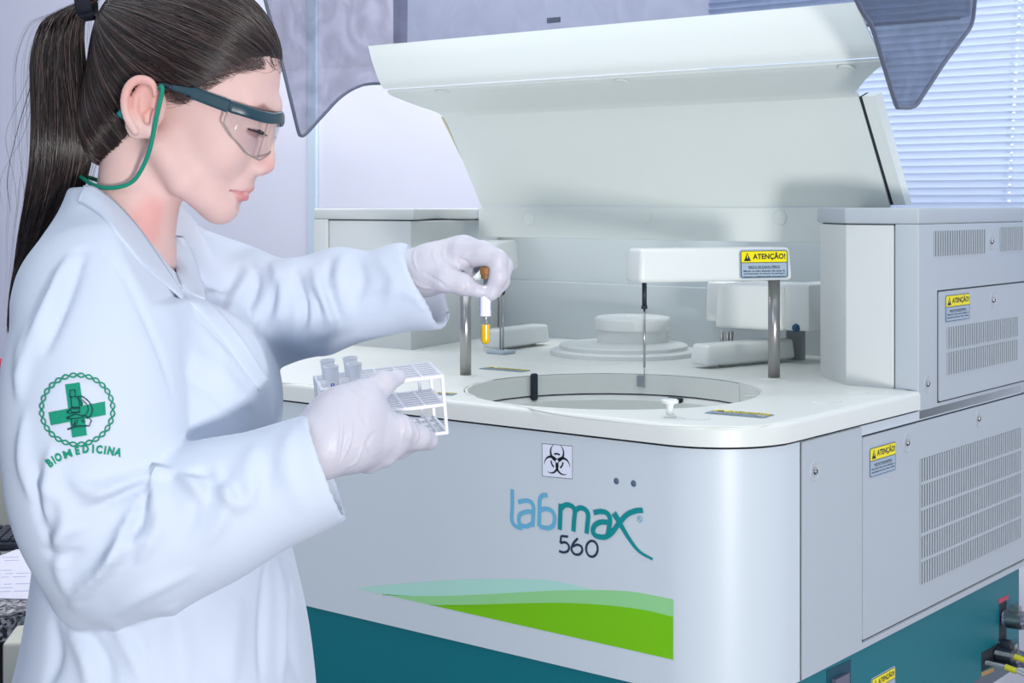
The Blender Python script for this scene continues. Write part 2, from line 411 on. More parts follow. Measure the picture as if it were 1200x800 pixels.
bm = B(); cyl(bm, m3(*P2, -.148), m3(*P2, -.112), .0035, n=16); cyl(bm, m3(*P2, -.151), m3(*P2, -.146), .0045, n=16); build('probe_sleeve', bm, BLACK, ar, smooth=40)
bm = B(); cyl(bm, m3(*P2, -.235), m3(*P2, -.15), .0017, n=10); cyl(bm, m3(*P2, -.266), m3(*P2, -.235), .0009, n=8); build('probe_needle', bm, STEEL, ar, smooth=40)
nf = n_ if (MW.to_3x3() @ n_).y < 0 else -n_
dr = -d_ if (MW.to_3x3() @ -d_).x > 0 else d_
zc = Vector((0, 0, 1)); nl = (nf + zc * .04).normalized(); up = (zc - nl * zc.dot(nl)).normalized()
cl = A_ + dr * -.032 + nf * .0256 + Vector((0, 0, -.0875 + DZ))
warning_label('arm_label', .083, .043, lambda a, b, d: cl + dr * a + up * b + nl * d, ar)
P3 = (.62, .233); P4 = Zp(588, 414, -.2605)
v34 = Vector((P4[0] - P3[0], P4[1] - P3[1])); 
ar2, *_ = arm('reagent_arm', P3, P4, -.114, -.062, .052, (.018, .026))
bm = B(); cyl(bm, m3(*P3, -.2605), m3(*P3, -.114), .0087, n=32); build('arm_post', bm, STEEL, ar2, smooth=40)
for k, du in enumerate((-.006, .006)):
    q = (P4[0] + du, P4[1] + du * .6)
    bm = B(); cyl(bm, m3(*q, -.255), m3(*q, -.15), .0016, n=10); build('probe_needle', bm, STEEL, ar2, smooth=40)
    bm = B(); cyl(bm, m3(*q, -.155), m3(*q, -.114), .0036, n=12); build('probe_sleeve', bm, BLACK, ar2, smooth=40)
bm = B(); mbox(bm, P4[0] - .02, P4[0] + .02, P4[1] - .02, P4[1] + .015, -.2605, -.254, .002); fixn(bm); build('wash_station', bm, mat('wash_grey', srgb(176, 190, 200), .4), AN)
# low arms
def lowarm(a, b):
    A = Zp(*a, -.2555); Bq = Zp(*b, -.2555)
    o, *_ = arm('low_cover_arm', A, Bq, -.2555, -.222, .042, (.0, .0), .006, .9)
    for t in (.25, .85):
        q = (A[0] + (Bq[0] - A[0]) * t, A[1] + (Bq[1] - A[1]) * t)
        bm = B(); cyl(bm, m3(*q, -.2605), m3(*q, -.255), .005, n=16); build('arm_foot', bm, STEEL, o)
lowarm((818, 428), (922, 419)); lowarm((575, 408), (634, 400))
# rear arm unit
def fbox(name, x0, x1, y0, y1, v, dep, par, bev=.006, tp=.93):
    ua, za = Vp(x0, y0, v); ub, zb = Vp(x1, y1, v)
    bm = B(); mbox(bm, ub, ua, v, v + dep, zb, za, bev, 3); fixn(bm)
    cu = (ua + ub) / 2
    for q in bm.verts:
        s = 1 - (1 - tp) * (q.co.z - DZ - zb) / (za - zb); q.co.x = -cu + (q.co.x + cu) * s
    return build(name, bm, WHITE, par, smooth=30)
ru = fbox('mixer_unit', 837, 916, 332, 388, .66, .13, AN)
r0 = fbox('mixer_back_cover', 826, 872, 329, 379, .80, .03, ru)
for px in (846, 853, 857):
    u, z = Vp(px, 388, .72); bm = B(); cyl(bm, m3(u, .72, z), m3(u, .72, -.2605), .0035, n=14); build('mixer_rod', bm, STEEL, ru, smooth=40)
u, z = Vp(930, 388, .76); bm = B(); mbox(bm, u - .014, u + .014, .76, .775, -.2605, z + .02); fixn(bm); build('mixer_bracket', bm, mat('bracket_grey', srgb(150, 155, 160), .5), ru)
u, z = Vp(926, 385, .655); bm = B(); bmesh.ops.create_uvsphere(bm, u_segments=20, v_segments=12, radius=.0068, matrix=Matrix.Translation(m3(u, .675, z))); build('blue_button', bm, mat('blue_knob', srgb(20, 74, 110), .25), ru, smooth=60, label='round blue button')
bm = B(); mbox(bm, Vp(950, 360, .68)[0], Vp(920, 360, .68)[0], .675, .82, Vp(940, 388, .68)[1], Vp(940, 333, .68)[1], .005); fixn(bm); build('mixer_side_cover', bm, WHITE, ru, smooth=30)
# towers
def ppris(name, poly, z0, z1, m, bev=0, par=AN, **k):
    bm = B(); prism(bm, poly, lambda a, b, d: m3(a, b, d), z0, z1); fixn(bm)
    if bev: bmesh.ops.bevel(bm, geom=[e for e in bm.edges], offset=bev, segments=3, profile=.5, affect='EDGES')
    return build(name, bm, m, par, smooth=30, **k)
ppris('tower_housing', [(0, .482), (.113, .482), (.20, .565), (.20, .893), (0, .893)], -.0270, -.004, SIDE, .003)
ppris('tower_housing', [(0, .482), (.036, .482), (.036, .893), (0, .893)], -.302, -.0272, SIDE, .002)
ppris('tower_door', [(.0385, .484), (.112, .484), (.192, .56), (.192, .86), (.0385, .86)], -.262, -.0285, TOWER, .002)
ppris('tower_housing', [(W, .482), (.955, .482), (1.0, .60), (1.0, .893), (W, .893)], -.0270, -.007, TOWER, .003)
ppris('tower_housing', [(W, .482), (1.173, .482), (1.173, .893), (W, .893)], -.302, -.0272, TOWER, .002)
ppris('tower_door', [(1.170, .484), (.962, .484), (1.042, .83), (1.17, .86)], -.262, -.0290, TOWER, .002)
ppris('door_gap', [(.037, .486), (.112, .486), (.190, .565), (.190, .86), (.037, .86)], -.0288, -.0268, DARKGAP)
ppris('door_gap', [(1.174, .486), (.964, .486), (1.02, .70), (1.174, .86)], -.0292, -.0268, DARKGAP)
# inner back wall
bm = B(); mbox(bm, .10, 1.12, .85, .875, -.262, -.012); fixn(bm); build('inner_back_wall', bm, BACKW, AN)
bm = B(); mbox(bm, .10, 1.12, .842, .85, -.262, -.15, .002); fixn(bm); build('inner_back_panel', bm, BACKW, AN)
# lid
LW = empty('lid', m3(.56, .78, 0), 0); LW.parent = AN; LW.location = (0, 0, 0)
def lidpiece(name, prof_l, prof_r, th, m, ul, ur, par=LW, bev=0, off=(0, -1)):
    """prof_*: (v,z) lists at the left (u=ul list) and right ends"""
    bm = B(); n = len(prof_l); g = []
    for side in (0, 1):
        for (pl, u_) in ((prof_l, ul), (prof_r, ur)):
            row = []
            for i, (v, z) in enumerate(pl):
                a = Vector(pl[max(i - 1, 0)]); b = Vector(pl[min(i + 1, n - 1)]); t = (b - a).normalized(); nv = Vector((-t.y, t.x)) 
                uu = u_[i] if isinstance(u_, (list, tuple)) else u_
                row.append(bm.verts.new(m3(uu, v + nv.x * th * side, z + nv.y * th * side)))
            g.append(row)
    a, b, c, d = g
    for r1, r2 in ((a, b), (c, d)):
        for i in range(n - 1): bm.faces.new((r1[i], r2[i], r2[i + 1], r1[i + 1]))
    for r1, r2 in ((a, c), (b, d)):
        for i in range(n - 1): bm.faces.new((r1[i], r1[i + 1], r2[i + 1], r2[i]))
    bm.faces.new((a[0], b[0], d[0], c[0])); bm.faces.new((a[-1], b[-1], d[-1], c[-1]))
    fixn(bm)
    return build(name, bm, m, par, smooth=22)
# rounded profile of the white inner panel, lower end to upper end
pr0 = spline([(.71, -.004), (.655, .082), (.612, .148)], 6) + spline([(.598, .164), (.578, .172), (.53, .182), (.478, .195), (.462, .202)], 4)
pr1 = spline([(.4585, .208), (.456, .225), (.462, .262), (.47, .29)], 5)
U_l = lambda v, z: .975 + (0 if z < .168 else min(1, (z - .168) / .035) * .015)
def ends(p):
    l = [];r = []
    for v, z in p:
        t = 0 if z < .17 else min(1, (z - .17) / .03)
        l.append(.985 + t * .015); r.append(.148 + (.040 - .148) * t)
    return l, r
l, r = ends(pr0); lidpiece('inner_panel', [tuple(p) for p in pr0], [tuple(p) for p in pr0], -.006, LID, l, r)
l1 = [1.0 + (z - .2) / .09 * .055 for v, z in pr1]; r1 = [.040 + (z - .2) / .09 * .05 for v, z in pr1]
lidpiece('inner_panel_lip', [tuple(p) for p in pr1], [tuple(p) for p in pr1], -.005, LID, l1, r1)
bm = B(); mbox(bm, .15, .99, .706, .716, -.0615, -.0045, .002); fixn(bm); build('hinge_strip', bm, LID, LW, smooth=30)
# side strips of the lid
for nm, u0, u1, mm in (('lid_side_strip', .122, .1425, LID), ('lid_side_gap', .1430, .1475, DARKGAP)):
    bm = B(); prism(bm, [(.712, .0), (.60, .164), (.625, .172), (.735, .0)], lambda a, b, d: m3(d, a, b), u0, u1); fixn(bm); build(nm, bm, mm, LW)
bm = B(); prism(bm, [(.712, .02), (.60, .164), (.612, .168), (.722, .02)], lambda a, b, d: m3(d, a, b), .987, .992); fixn(bm); build('lid_side_strip', bm, mat('strip_tan', srgb(206, 200, 170), .6), LW)
def cap(px, py, fnp):
    c, nrm = fnp(px, py); bm = B(); lathe(bm, (0, 0, 0), [(.0125, 0), (.0125, .0008), (.0115, .0014), (.0, .0016)], 28)
    M = Matrix.Translation(c) @ nrm.to_track_quat('Z', 'Y').to_matrix().to_4x4(); bmesh.ops.transform(bm, matrix=M, verts=bm.verts[:]); fixn(bm)
    build('round_plug', bm, LID, LW, smooth=30)
def on_seg(a, b):
    def g(px, py):        # intersection of the pixel ray with the plane through profile points a, b (v,z)
        lo = 0
        best = None
        for i in range(400):
            t = i / 399; v = a[0] + (b[0] - a[0]) * t; z = a[1] + (b[1] - a[1]) * t; u, zz = Vp(px, py, v)
            if best is None or abs(zz - z) < best[0]: best = (abs(zz - z), u, v, z)
        dv, dz_ = b[0] - a[0], b[1] - a[1]; nn = Vector((0, -dz_, dv)); nn.normalize()
        if nn.y > 0: nn = -nn
        return m3(*best[1:]) + nn * .0004, nn
    return g
for x, y in ((757, 253), (914, 255), (620, 256)): cap(x, y, lambda px, py: (m3(Vp(px, py, .7055)[0], .7055, Vp(px, py, .7055)[1]), Vector((0, -1, 0))))
cap(729, 93, on_seg((.59, .169), (.47, .197))); cap(992, 72, on_seg((.59, .169), (.47, .197))); cap(519, 107, on_seg((.59, .169), (.47, .197)))
# ---------------------------------------------------------------- smoked cover of the lid
def fresnel_front(nt, fr, mix):       # reflect only where light enters the sheet
    ge = nt.nodes.new('ShaderNodeNewGeometry'); mt = nt.nodes.new('ShaderNodeMath'); mt.operation = 'SUBTRACT'; mt.inputs[0].default_value = 1
    mu = nt.nodes.new('ShaderNodeMath'); mu.operation = 'MULTIPLY'
    nt.links.new(ge.outputs['Backfacing'], mt.inputs[1]); nt.links.new(mt.outputs[0], mu.inputs[0]); nt.links.new(fr.outputs[0], mu.inputs[1]); nt.links.new(mu.outputs[0], mix.inputs[0])
def smoke(name, tint, rough=.06, streak=0.0):
    m = bpy.data.materials.new(name); m.use_nodes = True; nt = m.node_tree; nt.nodes.clear()
    out = nt.nodes.new('ShaderNodeOutputMaterial'); mix = nt.nodes.new('ShaderNodeMixShader')
    tr = nt.nodes.new('ShaderNodeBsdfTransparent'); gl = nt.nodes.new('ShaderNodeBsdfGlossy'); fr = nt.nodes.new('ShaderNodeFresnel')
    tr.inputs[0].default_value = tint; gl.inputs['Roughness'].default_value = rough; fr.inputs[0].default_value = 1.5
    gl.inputs[0].default_value = (.9, .93, 1, 1)
    nz = nt.nodes.new('ShaderNodeTexNoise'); nz.inputs['Scale'].default_value = 9; nz.inputs['Detail'].default_value = 3
    bp = nt.nodes.new('ShaderNodeBump'); bp.inputs['Strength'].default_value = .12; bp.inputs['Distance'].default_value = .01
    tc = nt.nodes.new('ShaderNodeTexCoord'); nt.links.new(tc.outputs['Object'], nz.inputs['Vector'])
    nt.links.new(nz.outputs['Fac'], bp.inputs['Height']); nt.links.new(bp.outputs[0], gl.inputs['Normal'])
    if streak:
        rp = nt.nodes.new('ShaderNodeValToRGB'); rp.color_ramp.elements[0].position = .35; rp.color_ramp.elements[1].position = .65
        rp.color_ramp.elements[0].color = [c * (1 - streak) for c in tint[:3]] + [1]; rp.color_ramp.elements[1].color = tint
        n2 = nt.nodes.new('ShaderNodeTexNoise'); n2.inputs['Scale'].default_value = 14; n2.inputs['Detail'].default_value = 5; n2.inputs['Distortion'].default_value = 1.5
        nt.links.new(tc.outputs['Object'], n2.inputs['Vector']); nt.links.new(n2.outputs['Fac'], rp.inputs[0]); nt.links.new(rp.outputs[0], tr.inputs[0])
    df = nt.nodes.new('ShaderNodeBsdfDiffuse'); df.inputs[0].default_value = srgb(120, 132, 160)
    mx2 = nt.nodes.new('ShaderNodeMixShader'); mx2.inputs[0].default_value = .05
    nt.links.new(tr.outputs[0], mx2.inputs[1]); nt.links.new(df.outputs[0], mx2.inputs[2])
    fresnel_front(nt, fr, mix); nt.links.new(mx2.outputs[0], mix.inputs[1]); nt.links.new(gl.outputs[0], mix.inputs[2])
    nt.links.new(mix.outputs[0], out.inputs[0]); return m
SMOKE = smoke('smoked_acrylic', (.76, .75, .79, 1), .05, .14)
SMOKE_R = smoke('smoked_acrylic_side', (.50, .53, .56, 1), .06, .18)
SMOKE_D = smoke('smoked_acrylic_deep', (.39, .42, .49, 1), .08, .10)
RIM = mat('cover_rim', srgb(92, 98, 116), .3)
UWL, UWR = 1.17, .0
wl = spline([(.27, .56), (.30, .45), (.325, .37), (.355, .29), (.385, .2), (.405, .14)], 6) + spline([(.410, .128), (.425, .131), (.47, .168), (.52, .207), (.58, .232), (.67, .242), (.70, .262)], 5) + [np.array((.705, .56))]
wr = spline([(.12, .56), (.19, .37), (.29, .266), (.335, .236), (.367, .194), (.392, .16), (.411, .136)], 6) + spline([(.415, .133), (.468, .137), (.50, .155), (.57, .203), (.64, .246), (.677, .272), (.69, .31)], 5) + [np.array((.70, .56))]
def wing(name, poly, u, th, m, nrim):
    bm = B(); prism(bm, poly, lambda a, b, d: m3(d, a, b), u, u + th); fixn(bm)
    o = build(name, bm, m, LW, smooth=30)
    bm = B(); tube(bm, [m3(u + th / 2, p[0], p[1]) for p in poly[:nrim]], .0032, 8); fixn(bm); build('cover_rim', bm, RIM, o, smooth=60)
    return o
wing('cover_side', wl, UWL, .003, SMOKE, len(wl) - 1)
wing('cover_side', wr, UWR, .003, SMOKE_R, len(wr) - 1)
# outer skin, with rounded joints to the two sides
bm = B(); rows = []
for z, dv in [(.285 + i * .0142, 0) for i in range(21)]:
    row = []
    for u, vv in ((UWR + .0031, .66), (UWR + .006, .683), (UWR + .016, .697), (UWR + .03, .702), (.3, .702), (.6, .702), (.9, .702), (UWL - .03, .702), (UWL - .014, .697), (UWL - .004, .683), (UWL - .0005, .66)):
        row.append(bm.verts.new(m3(u, vv, z)))
    rows.append(row)
quad_faces(bm, rows, False)
g = bmesh.ops.solidify(bm, geom=bm.faces[:], thickness=.003); fixn(bm)
build('cover_skin', bm, SMOKE_D, LW, smooth=40)
bm = B(); tube(bm, [m3(.03, .701, .285), m3(1.14, .701, .285)], .003, 8); fixn(bm); build('cover_rim', bm, RIM, LW, smooth=60)
bm = B(); mbox(bm, .79, .82, .700, .702, .335, .345); fixn(bm); build('cover_moulding', bm, RIM, LW)

# ---------------------------------------------------------------- front panel print
def fpx(p): return Vp(p[0], p[1], 0)
fn_front = lambda a, b, d: m3(a, -d, b)
LB = mat('logo_light_blue', srgb(104, 176, 208), .45); LT = mat('logo_teal', srgb(0, 138, 142), .45)
NAVY = mat('logo_navy', srgb(34, 56, 80), .45)
def c4(pts): return [fpx((560 + x * .25, 500 + y * .25)) for x, y in pts]
def c3(pts): return [fpx((340 + x * .43333, 640 + y * .43333)) for x, y in pts]
bm = B(); wdt = .0057
for pts, taper in (([(162, 292), (163, 360), (160, 425), (166, 452), (184, 468), (210, 475)], None),
                   ([(190, 352), (222, 346), (250, 352), (262, 376), (261, 420), (258, 468)], None),
                   ([(258, 398), (228, 398), (200, 410), (194, 438), (204, 460), (232, 466), (256, 452)], None),
                   ([(328, 320), (304, 322), (292, 342), (291, 390), (289, 466)], None),
                   ([(291, 392), (322, 384), (350, 396), (362, 424), (356, 460), (330, 474), (290, 466)], None)):
    DD = globals().get('DD', .0005) + .00006; stroke(bm, spline(c4(pts), 6), wdt, fn_front, DD, 0)
fixn(bm); lg = build('logo_lab', bm, LB, AN, smooth=30, label='light blue part of the printed logo')
bm = B()
for pts, tp in (([(390, 360), (388, 420), (386, 482)], None), ([(389, 385), (412, 366), (440, 370), (456, 392), (453, 440), (450, 490)], None),
            ([(455, 396), (478, 380), (504, 386), (519, 410), (516, 455), (512, 500)], None),
            ([(545, 402), (580, 396), (610, 406), (622, 436), (616, 480), (612, 506)], None),
            ([(616, 448), (580, 446), (552, 460), (542, 488), (556, 510), (596, 516), (628, 498), (664, 452), (700, 412), (740, 394), (776, 390)], None),
            ([(640, 404), (660, 436), (684, 478), (716, 530), (760, 584), (822, 620)], (.0085, .003))):
    DD += .00006; stroke(bm, spline(c4(pts), 6), wdt + .0008, fn_front, DD, 0, tp)
fixn(bm); build('logo_max', bm, LT, AN, smooth=30, label='teal part of the printed logo')
bm = B()
for pts in ([(424, 514), (392, 511)], [(392, 511), (388, 544)], [(388, 544), (412, 541), (428, 558), (424, 580), (404, 588), (382, 582)],
            [(470, 522), (450, 544), (440, 572), (452, 594), (474, 598), (490, 582), (486, 560), (466, 552), (446, 560)],
            [(536 + 27 * math.cos(t), 571 + 37 * math.sin(t)) for t in [2 * math.pi * i / 24 for i in range(25)]]):
    stroke(bm, spline(c4(pts), 4) if len(pts) > 2 else c4(pts), .0031, fn_front, .0006, 0)
fixn(bm); build('model_number', bm, NAVY, AN)
bm = B(); stroke(bm, c4([(760 + 12 * math.cos(t), 432 + 14 * math.sin(t)) for t in [2 * math.pi * i / 20 for i in range(21)]]), .0008, fn_front, .0006)
uu, zz = c4([(760, 432)])[0]; text(bm, 'R', -.0016, .0018, -.0022, .0022, lambda a, b, d: m3(uu - a, -d, zz + b), .0006, 0)
fixn(bm); build('registered_mark', bm, LB, AN)
for nm, col, top, dd in (('wave_pale', srgb(172, 218, 205), [(180, 113), (260, 104), (350, 97), (440, 91), (520, 88), (640, 88), (730, 96), (830, 118), (935, 126), (1036, 146)], .0003),
                         ('wave_light_green', srgb(146, 208, 142), [(250, 132), (400, 134), (550, 128), (700, 120), (830, 118), (930, 123), (1036, 143)], .0005),
                         ('wave_bright_green', srgb(118, 192, 0), [(380, 159), (500, 157), (650, 153), (760, 153), (870, 160), (960, 172), (1036, 190)], .0007)):
    p = spline(c3(top), 6); x0 = top[0][0]
    bot = c3([(1036, 306), (x0, 113 + (x0 - 180) * (306 - 113) / (1037 - 180))])
    bm = B(); prism(bm, [tuple(q) for q in p] + bot, fn_front, 0.0001, dd); fixn(bm); build('wave_print', bm, mat(nm, col, .42), AN, label=nm.replace('_', ' ') + ' band of the printed wave')
# biohazard sticker
q = [fpx(p) for p in ((635.5, 519.5), (671, 522.5), (671, 561), (635.7, 557.5))]
bm = B(); prism(bm, q, fn_front, 0, .0004, 0)
for a, b in zip(q, q[1:] + q[:1]): stroke(bm, [a, b], .0006, fn_front, .0005, 1)
uc, zc_ = (q[0][0] + q[2][0]) / 2, (q[0][1] + q[2][1]) / 2 + .000
fb = lambda a, b, d: m3(uc - a, -d, zc_ + b)
S_ = .00108
for k in range(3):
    a0 = math.pi / 2 + k * 2 * math.pi / 3
    cx, cy = 9.6 * math.cos(a0), 9.6 * math.sin(a0)
    # crescent: thick at the centre side, thin and open at the outer side
    L_ = []; R2 = []
    for i in range(41):
        t = a0 + math.pi - 2.72 + i / 40 * 5.44; e = abs(i / 40 - .5) * 2; th = 3.7 * (1 - e ** 1.5) + .25
        L_.append((S_ * (cx + 10.6 * math.cos(t)), S_ * (cy + 10.6 * math.sin(t)))); R2.append((S_ * (cx + (10.6 - th) * math.cos(t)), S_ * (cy + (10.6 - th) * math.sin(t))))
    A1 = [bm.verts.new(fb(*p, .0006)) for p in L_]; A2 = [bm.verts.new(fb(*p, .0006)) for p in R2]
    for i in range(40):
        f = bm.faces.new((A1[i], A2[i], A2[i + 1], A1[i + 1])); f.material_index = 1
    stroke(bm, [(S_ * 8.6 * math.cos(a0 + s), S_ * 8.6 * math.sin(a0 + s)) for s in [-.5 + i / 10 for i in range(11)]], S_ * 2, fb, .0007, 1)
prism(bm, [(S_ * 1.9 * math.cos(t), S_ * 1.9 * math.sin(t)) for t in [2 * math.pi * i / 12 for i in range(12)]], fb, .0006, .0009, 0)
fixn(bm); build('biohazard_sticker', bm, [mat('sticker_white', srgb(226, 230, 244), .5), INK], AN, label='square white biohazard sticker')
for px, py in ((722.3, 563.5), (742.5, 566.3)):
    u, z = fpx((px, py)); bm = B(); bmesh.ops.create_uvsphere(bm, u_segments=20, v_segments=10, radius=.0046, matrix=Matrix.Translation(m3(u, .0012, z)) @ Matrix.Scale(.6, 4, (0, 1, 0)))
    build('front_indicator', bm, mat('indicator_grey', srgb(84, 104, 124), .25), AN, smooth=60)

# ---------------------------------------------------------------- right side panels
def spanel(name, v0, v1, z0, z1, th, m=SIDE, r=.003, par=AN):
    bm = B(); prism(bm, rrect(v1 - v0, z1 - z0, r, 3, (v0 + v1) / 2, (z0 + z1) / 2), lambda a, b, d: m3(-d, a, b), 0, th - .0006)
    prism(bm, rrect(v1 - v0 - .001, z1 - z0 - .001, r, 3, (v0 + v1) / 2, (z0 + z1) / 2), lambda a, b, d: m3(-d, a, b), th - .0006, th); fixn(bm)
    return build(name, bm, m, par)
def gap(v0, v1, z0, z1):
    bm = B(); prism(bm, [(v0, z0), (v1, z0), (v1, z1), (v0, z1)], lambda a, b, d: m3(-d, a, b), 0.0, .0004); fixn(bm); return build('panel_gap', bm, DARKGAP, AN)
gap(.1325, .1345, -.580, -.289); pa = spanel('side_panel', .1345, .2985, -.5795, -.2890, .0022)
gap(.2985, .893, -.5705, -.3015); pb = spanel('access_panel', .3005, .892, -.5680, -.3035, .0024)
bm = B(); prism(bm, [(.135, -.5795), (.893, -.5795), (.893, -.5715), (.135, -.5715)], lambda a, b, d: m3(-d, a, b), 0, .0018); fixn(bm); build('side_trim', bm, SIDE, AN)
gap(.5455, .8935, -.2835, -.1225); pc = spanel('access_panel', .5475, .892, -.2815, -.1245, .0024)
def grille(v0, v1, z0, z1, n, rows, off, par, sep=.004):
    bm = B(); prism(bm, [(v0, z0), (v1, z0), (v1, z1), (v0, z1)], lambda a, b, d: m3(-d, a, b), off, off + .0003, 0)
    hh = (z1 - z0 - sep * (rows - 1)) / rows; pitch = (v1 - v0) / n
    for r in range(rows):
        za = z0 + r * (hh + sep)
        for i in range(n + 1):
            vc = v0 + i * pitch; hw = pitch * .22
            a, b = max(v0, vc - hw), min(v1, vc + hw)
            mbox(bm, -(off + .0016), -(off + .0003), a, b, za, za + hh, mi=1)
        if r: mbox(bm, -(off + .0017), -(off + .0003), v0, v1, za - sep, za, mi=1)
    fixn(bm); return build('vent_grille', bm, [VENT, SIDE], par, kind='stuff')
grille(.533, .724, -.0735, -.0375, 22, 1, .0, AN)
grille(.787, .882, -.072, -.0350, 11, 1, .0, AN)
grille(.575, .854, -.2085, -.1775, 32, 1, .0024, pc)
grille(.575, .852, -.2460, -.2140, 32, 1, .0024, pc)
grille(.48, .867, -.531, -.3555, 44, 5, .0024, pb)
def dscrew(v, z, off, par, dv=.013):
    bm = B(); rr = .0125
    M = lambda p: m3(-off - p.z, v + dv * .0 + p.x, z + p.y)
    # shallow dimple ring then the screw
    prof = [(rr, 0), (rr * .93, .0009), (rr * .8, .0002), (0.0001, .0001)]
    lp = [[Vector((r * math.cos(t), r * math.sin(t) * 1.05, h)) for t in [2 * math.pi * i / 28 for i in range(28)]] for r, h in prof]
    L = [[bm.verts.new(M(p)) for p in l] for l in lp]; quad_faces(bm, L); fixn(bm)
    d = build('screw_dimple', bm, SIDE, par, smooth=60)
    if par is AN:
        bm = B()
        lp = [[M(Vector((r * math.cos(t), r * math.sin(t), h))) for t in [2 * math.pi * i / 16 for i in range(16)]] for r, h in [(.0045, 0), (.0045, .0015), (.0035, .003), (.002, .0032), (.0018, .002)]]
        addloops(bm, lp, True, True); fixn(bm); build('screw', bm, STEEL, d, smooth=40)
    else:
        bm = B()
        lp = [[M(Vector((r * math.cos(t), r * math.sin(t), h))) for t in [2 * math.pi * i / 16 for i in range(16)]] for r, h in [(.0045, 0), (.0045, .0015), (.0035, .003), (.002, .0032), (.0018, .002)]]
        addloops(bm, lp, True, True); fixn(bm); build('screw', bm, STEEL, par, smooth=40)
dscrew(.167, -.329, .0022, pa); dscrew(.438, -.327, .0024, pb); dscrew(.694, -.322, .0024, pb)
dscrew(.512, -.253, 0, AN); dscrew(.752, -.146, .0024, pc); dscrew(.752, -.056, 0, AN)
fs = lambda v, z, off: (lambda a, b, d: m3(-off - d, v + a, z + b))
L4 = ('RISCO DE CHOQUE ELÉTRICO', 'Não abrir sem antes desligar o', 'equipamento da rede')
warning_label('side_label', .084, .041, fs(.360, -.3395, .0024), pb, L4)
warning_label('side_label', .094, .041, fs(.613, -.150, .0024), pc, L4)
# teal plinth details
uv = lambda px, py: (lambda v: (v, -(py - YH) / F * (CY0 + v * CT)))((((px - 600) / F) * CY0 - CX0) / (ST - (px - 600) / F * CT))
def splate(name, pxs, th, m, off=.0, **k):
    bm = B(); prism(bm, [uv(*p) for p in pxs], lambda a, b, d: m3(-d + .004, a, b), off, off + th); fixn(bm); return build(name, bm, m, AN, **k)
splate('hose_opening', [(1174, 706), (1182, 702), (1182, 748), (1174, 752)], .0006, DARKGAP)
splate('hose_opening', [(1153, 765), (1173, 754), (1173, 776), (1153, 787)], .0006, DARKGAP)
splate('red_label', [(1173, 702), (1184, 697), (1184, 702), (1173, 708)], .0008, mat('red_print', srgb(176, 58, 84), .5))
splate('orange_label', [(1153, 788), (1167, 782), (1167, 787), (1153, 793)], .0008, mat('orange_print', srgb(176, 140, 84), .5))
splate('handle_recess', [(972, 786), (1000, 773), (1000, 830), (972, 845)], .0006, mat('teal_recess', srgb(0, 66, 84), .5))
splate('pull_handle', [(978, 796), (994, 788), (994, 806), (978, 814)], .006, mat('handle_grey', srgb(96, 98, 116), .4))
v_, z_ = uv(1038, 800); warning_label('plinth_label', .075, .036, fs(v_, z_ - .004, -.004 + .0002), AN, L4)

# ---------------------------------------------------------------- hoses beside the analyzer
def braid(name):
    m = bpy.data.materials.new(name); m.use_nodes = True; nt = m.node_tree; b = nt.nodes['Principled BSDF']; b.inputs['Roughness'].default_value = .35
    tc = nt.nodes.new('ShaderNodeTexCoord'); ck = nt.nodes.new('ShaderNodeTexVoronoi'); ck.inputs['Scale'].default_value = 260
    rp = nt.nodes.new('ShaderNodeValToRGB'); rp.color_ramp.elements[0].color = srgb(176, 182, 200); rp.color_ramp.elements[1].color = srgb(96, 102, 124)
    nt.links.new(tc.outputs['Object'], ck.inputs['Vector']); nt.links.new(ck.outputs['Distance'], rp.inputs[0]); rp.color_ramp.elements[1].position = .5
    nt.links.new(rp.outputs[0], b.inputs['Base Color']); return m
BRAID = braid('braided_hose')
def sp3(px, py, out): v, z = uv(px, py); return MW @ Vector((out, v, 0)) + Vector((0, 0, z + H))
def hose(px, py, label, dz, sy):
    c = sp3(px, py, 0); root = empty('drain_hose', c, -TH, label=label, cat='hose', group='braided hoses')
    IV = (Matrix.Translation(c) @ Matrix.Rotation(-TH, 4, 'Z')).inverted()
    p = [Vector((.0, 0, 0)), Vector((.03, 0, .001)), Vector((.07, .0, -.003)), Vector((.12, .002, -.03)), Vector((.16, .01 + sy, -.12)), Vector((.17, .02 + sy, dz))]
    bm = B(); tube(bm, [Vector(q) for q in spline([tuple(x) for x in p], 8)], .0125, 16); fixn(bm); build('hose_body', bm, BRAID, root, smooth=60)
    bm = B(); tube(bm, [(.006, 0, 0), (.03, 0, .001)], .0145, 20); fixn(bm); cl = build('hose_clamp', bm, STEEL, root, smooth=50)
    bm = B(); box(bm, .01, .026, -.006, .006, .013, .022, .001); fixn(bm); build('clamp_screw', bm, STEEL, cl)
    return root
hose(1177, 724, 'upper braided grey drain hose plugged into the teal base', -.64, .16)
r2 = hose(1172, 768, 'lower braided drain hose on a black fitting by the orange label', -.60, .05)
bm = B(); tube(bm, [(-.001, 0, 0), (.022, 0, .001)], [.019, .017], 8); box(bm, .002, .018, -.008, .008, .014, .026, .002); fixn(bm); build('black_fitting', bm, BLACK, r2, smooth=30)
CLEAR = mat('clear_tubing', srgb(214, 222, 226), .15, trans=.8)
YB = mat('yellow_band', srgb(190, 186, 40), .4)
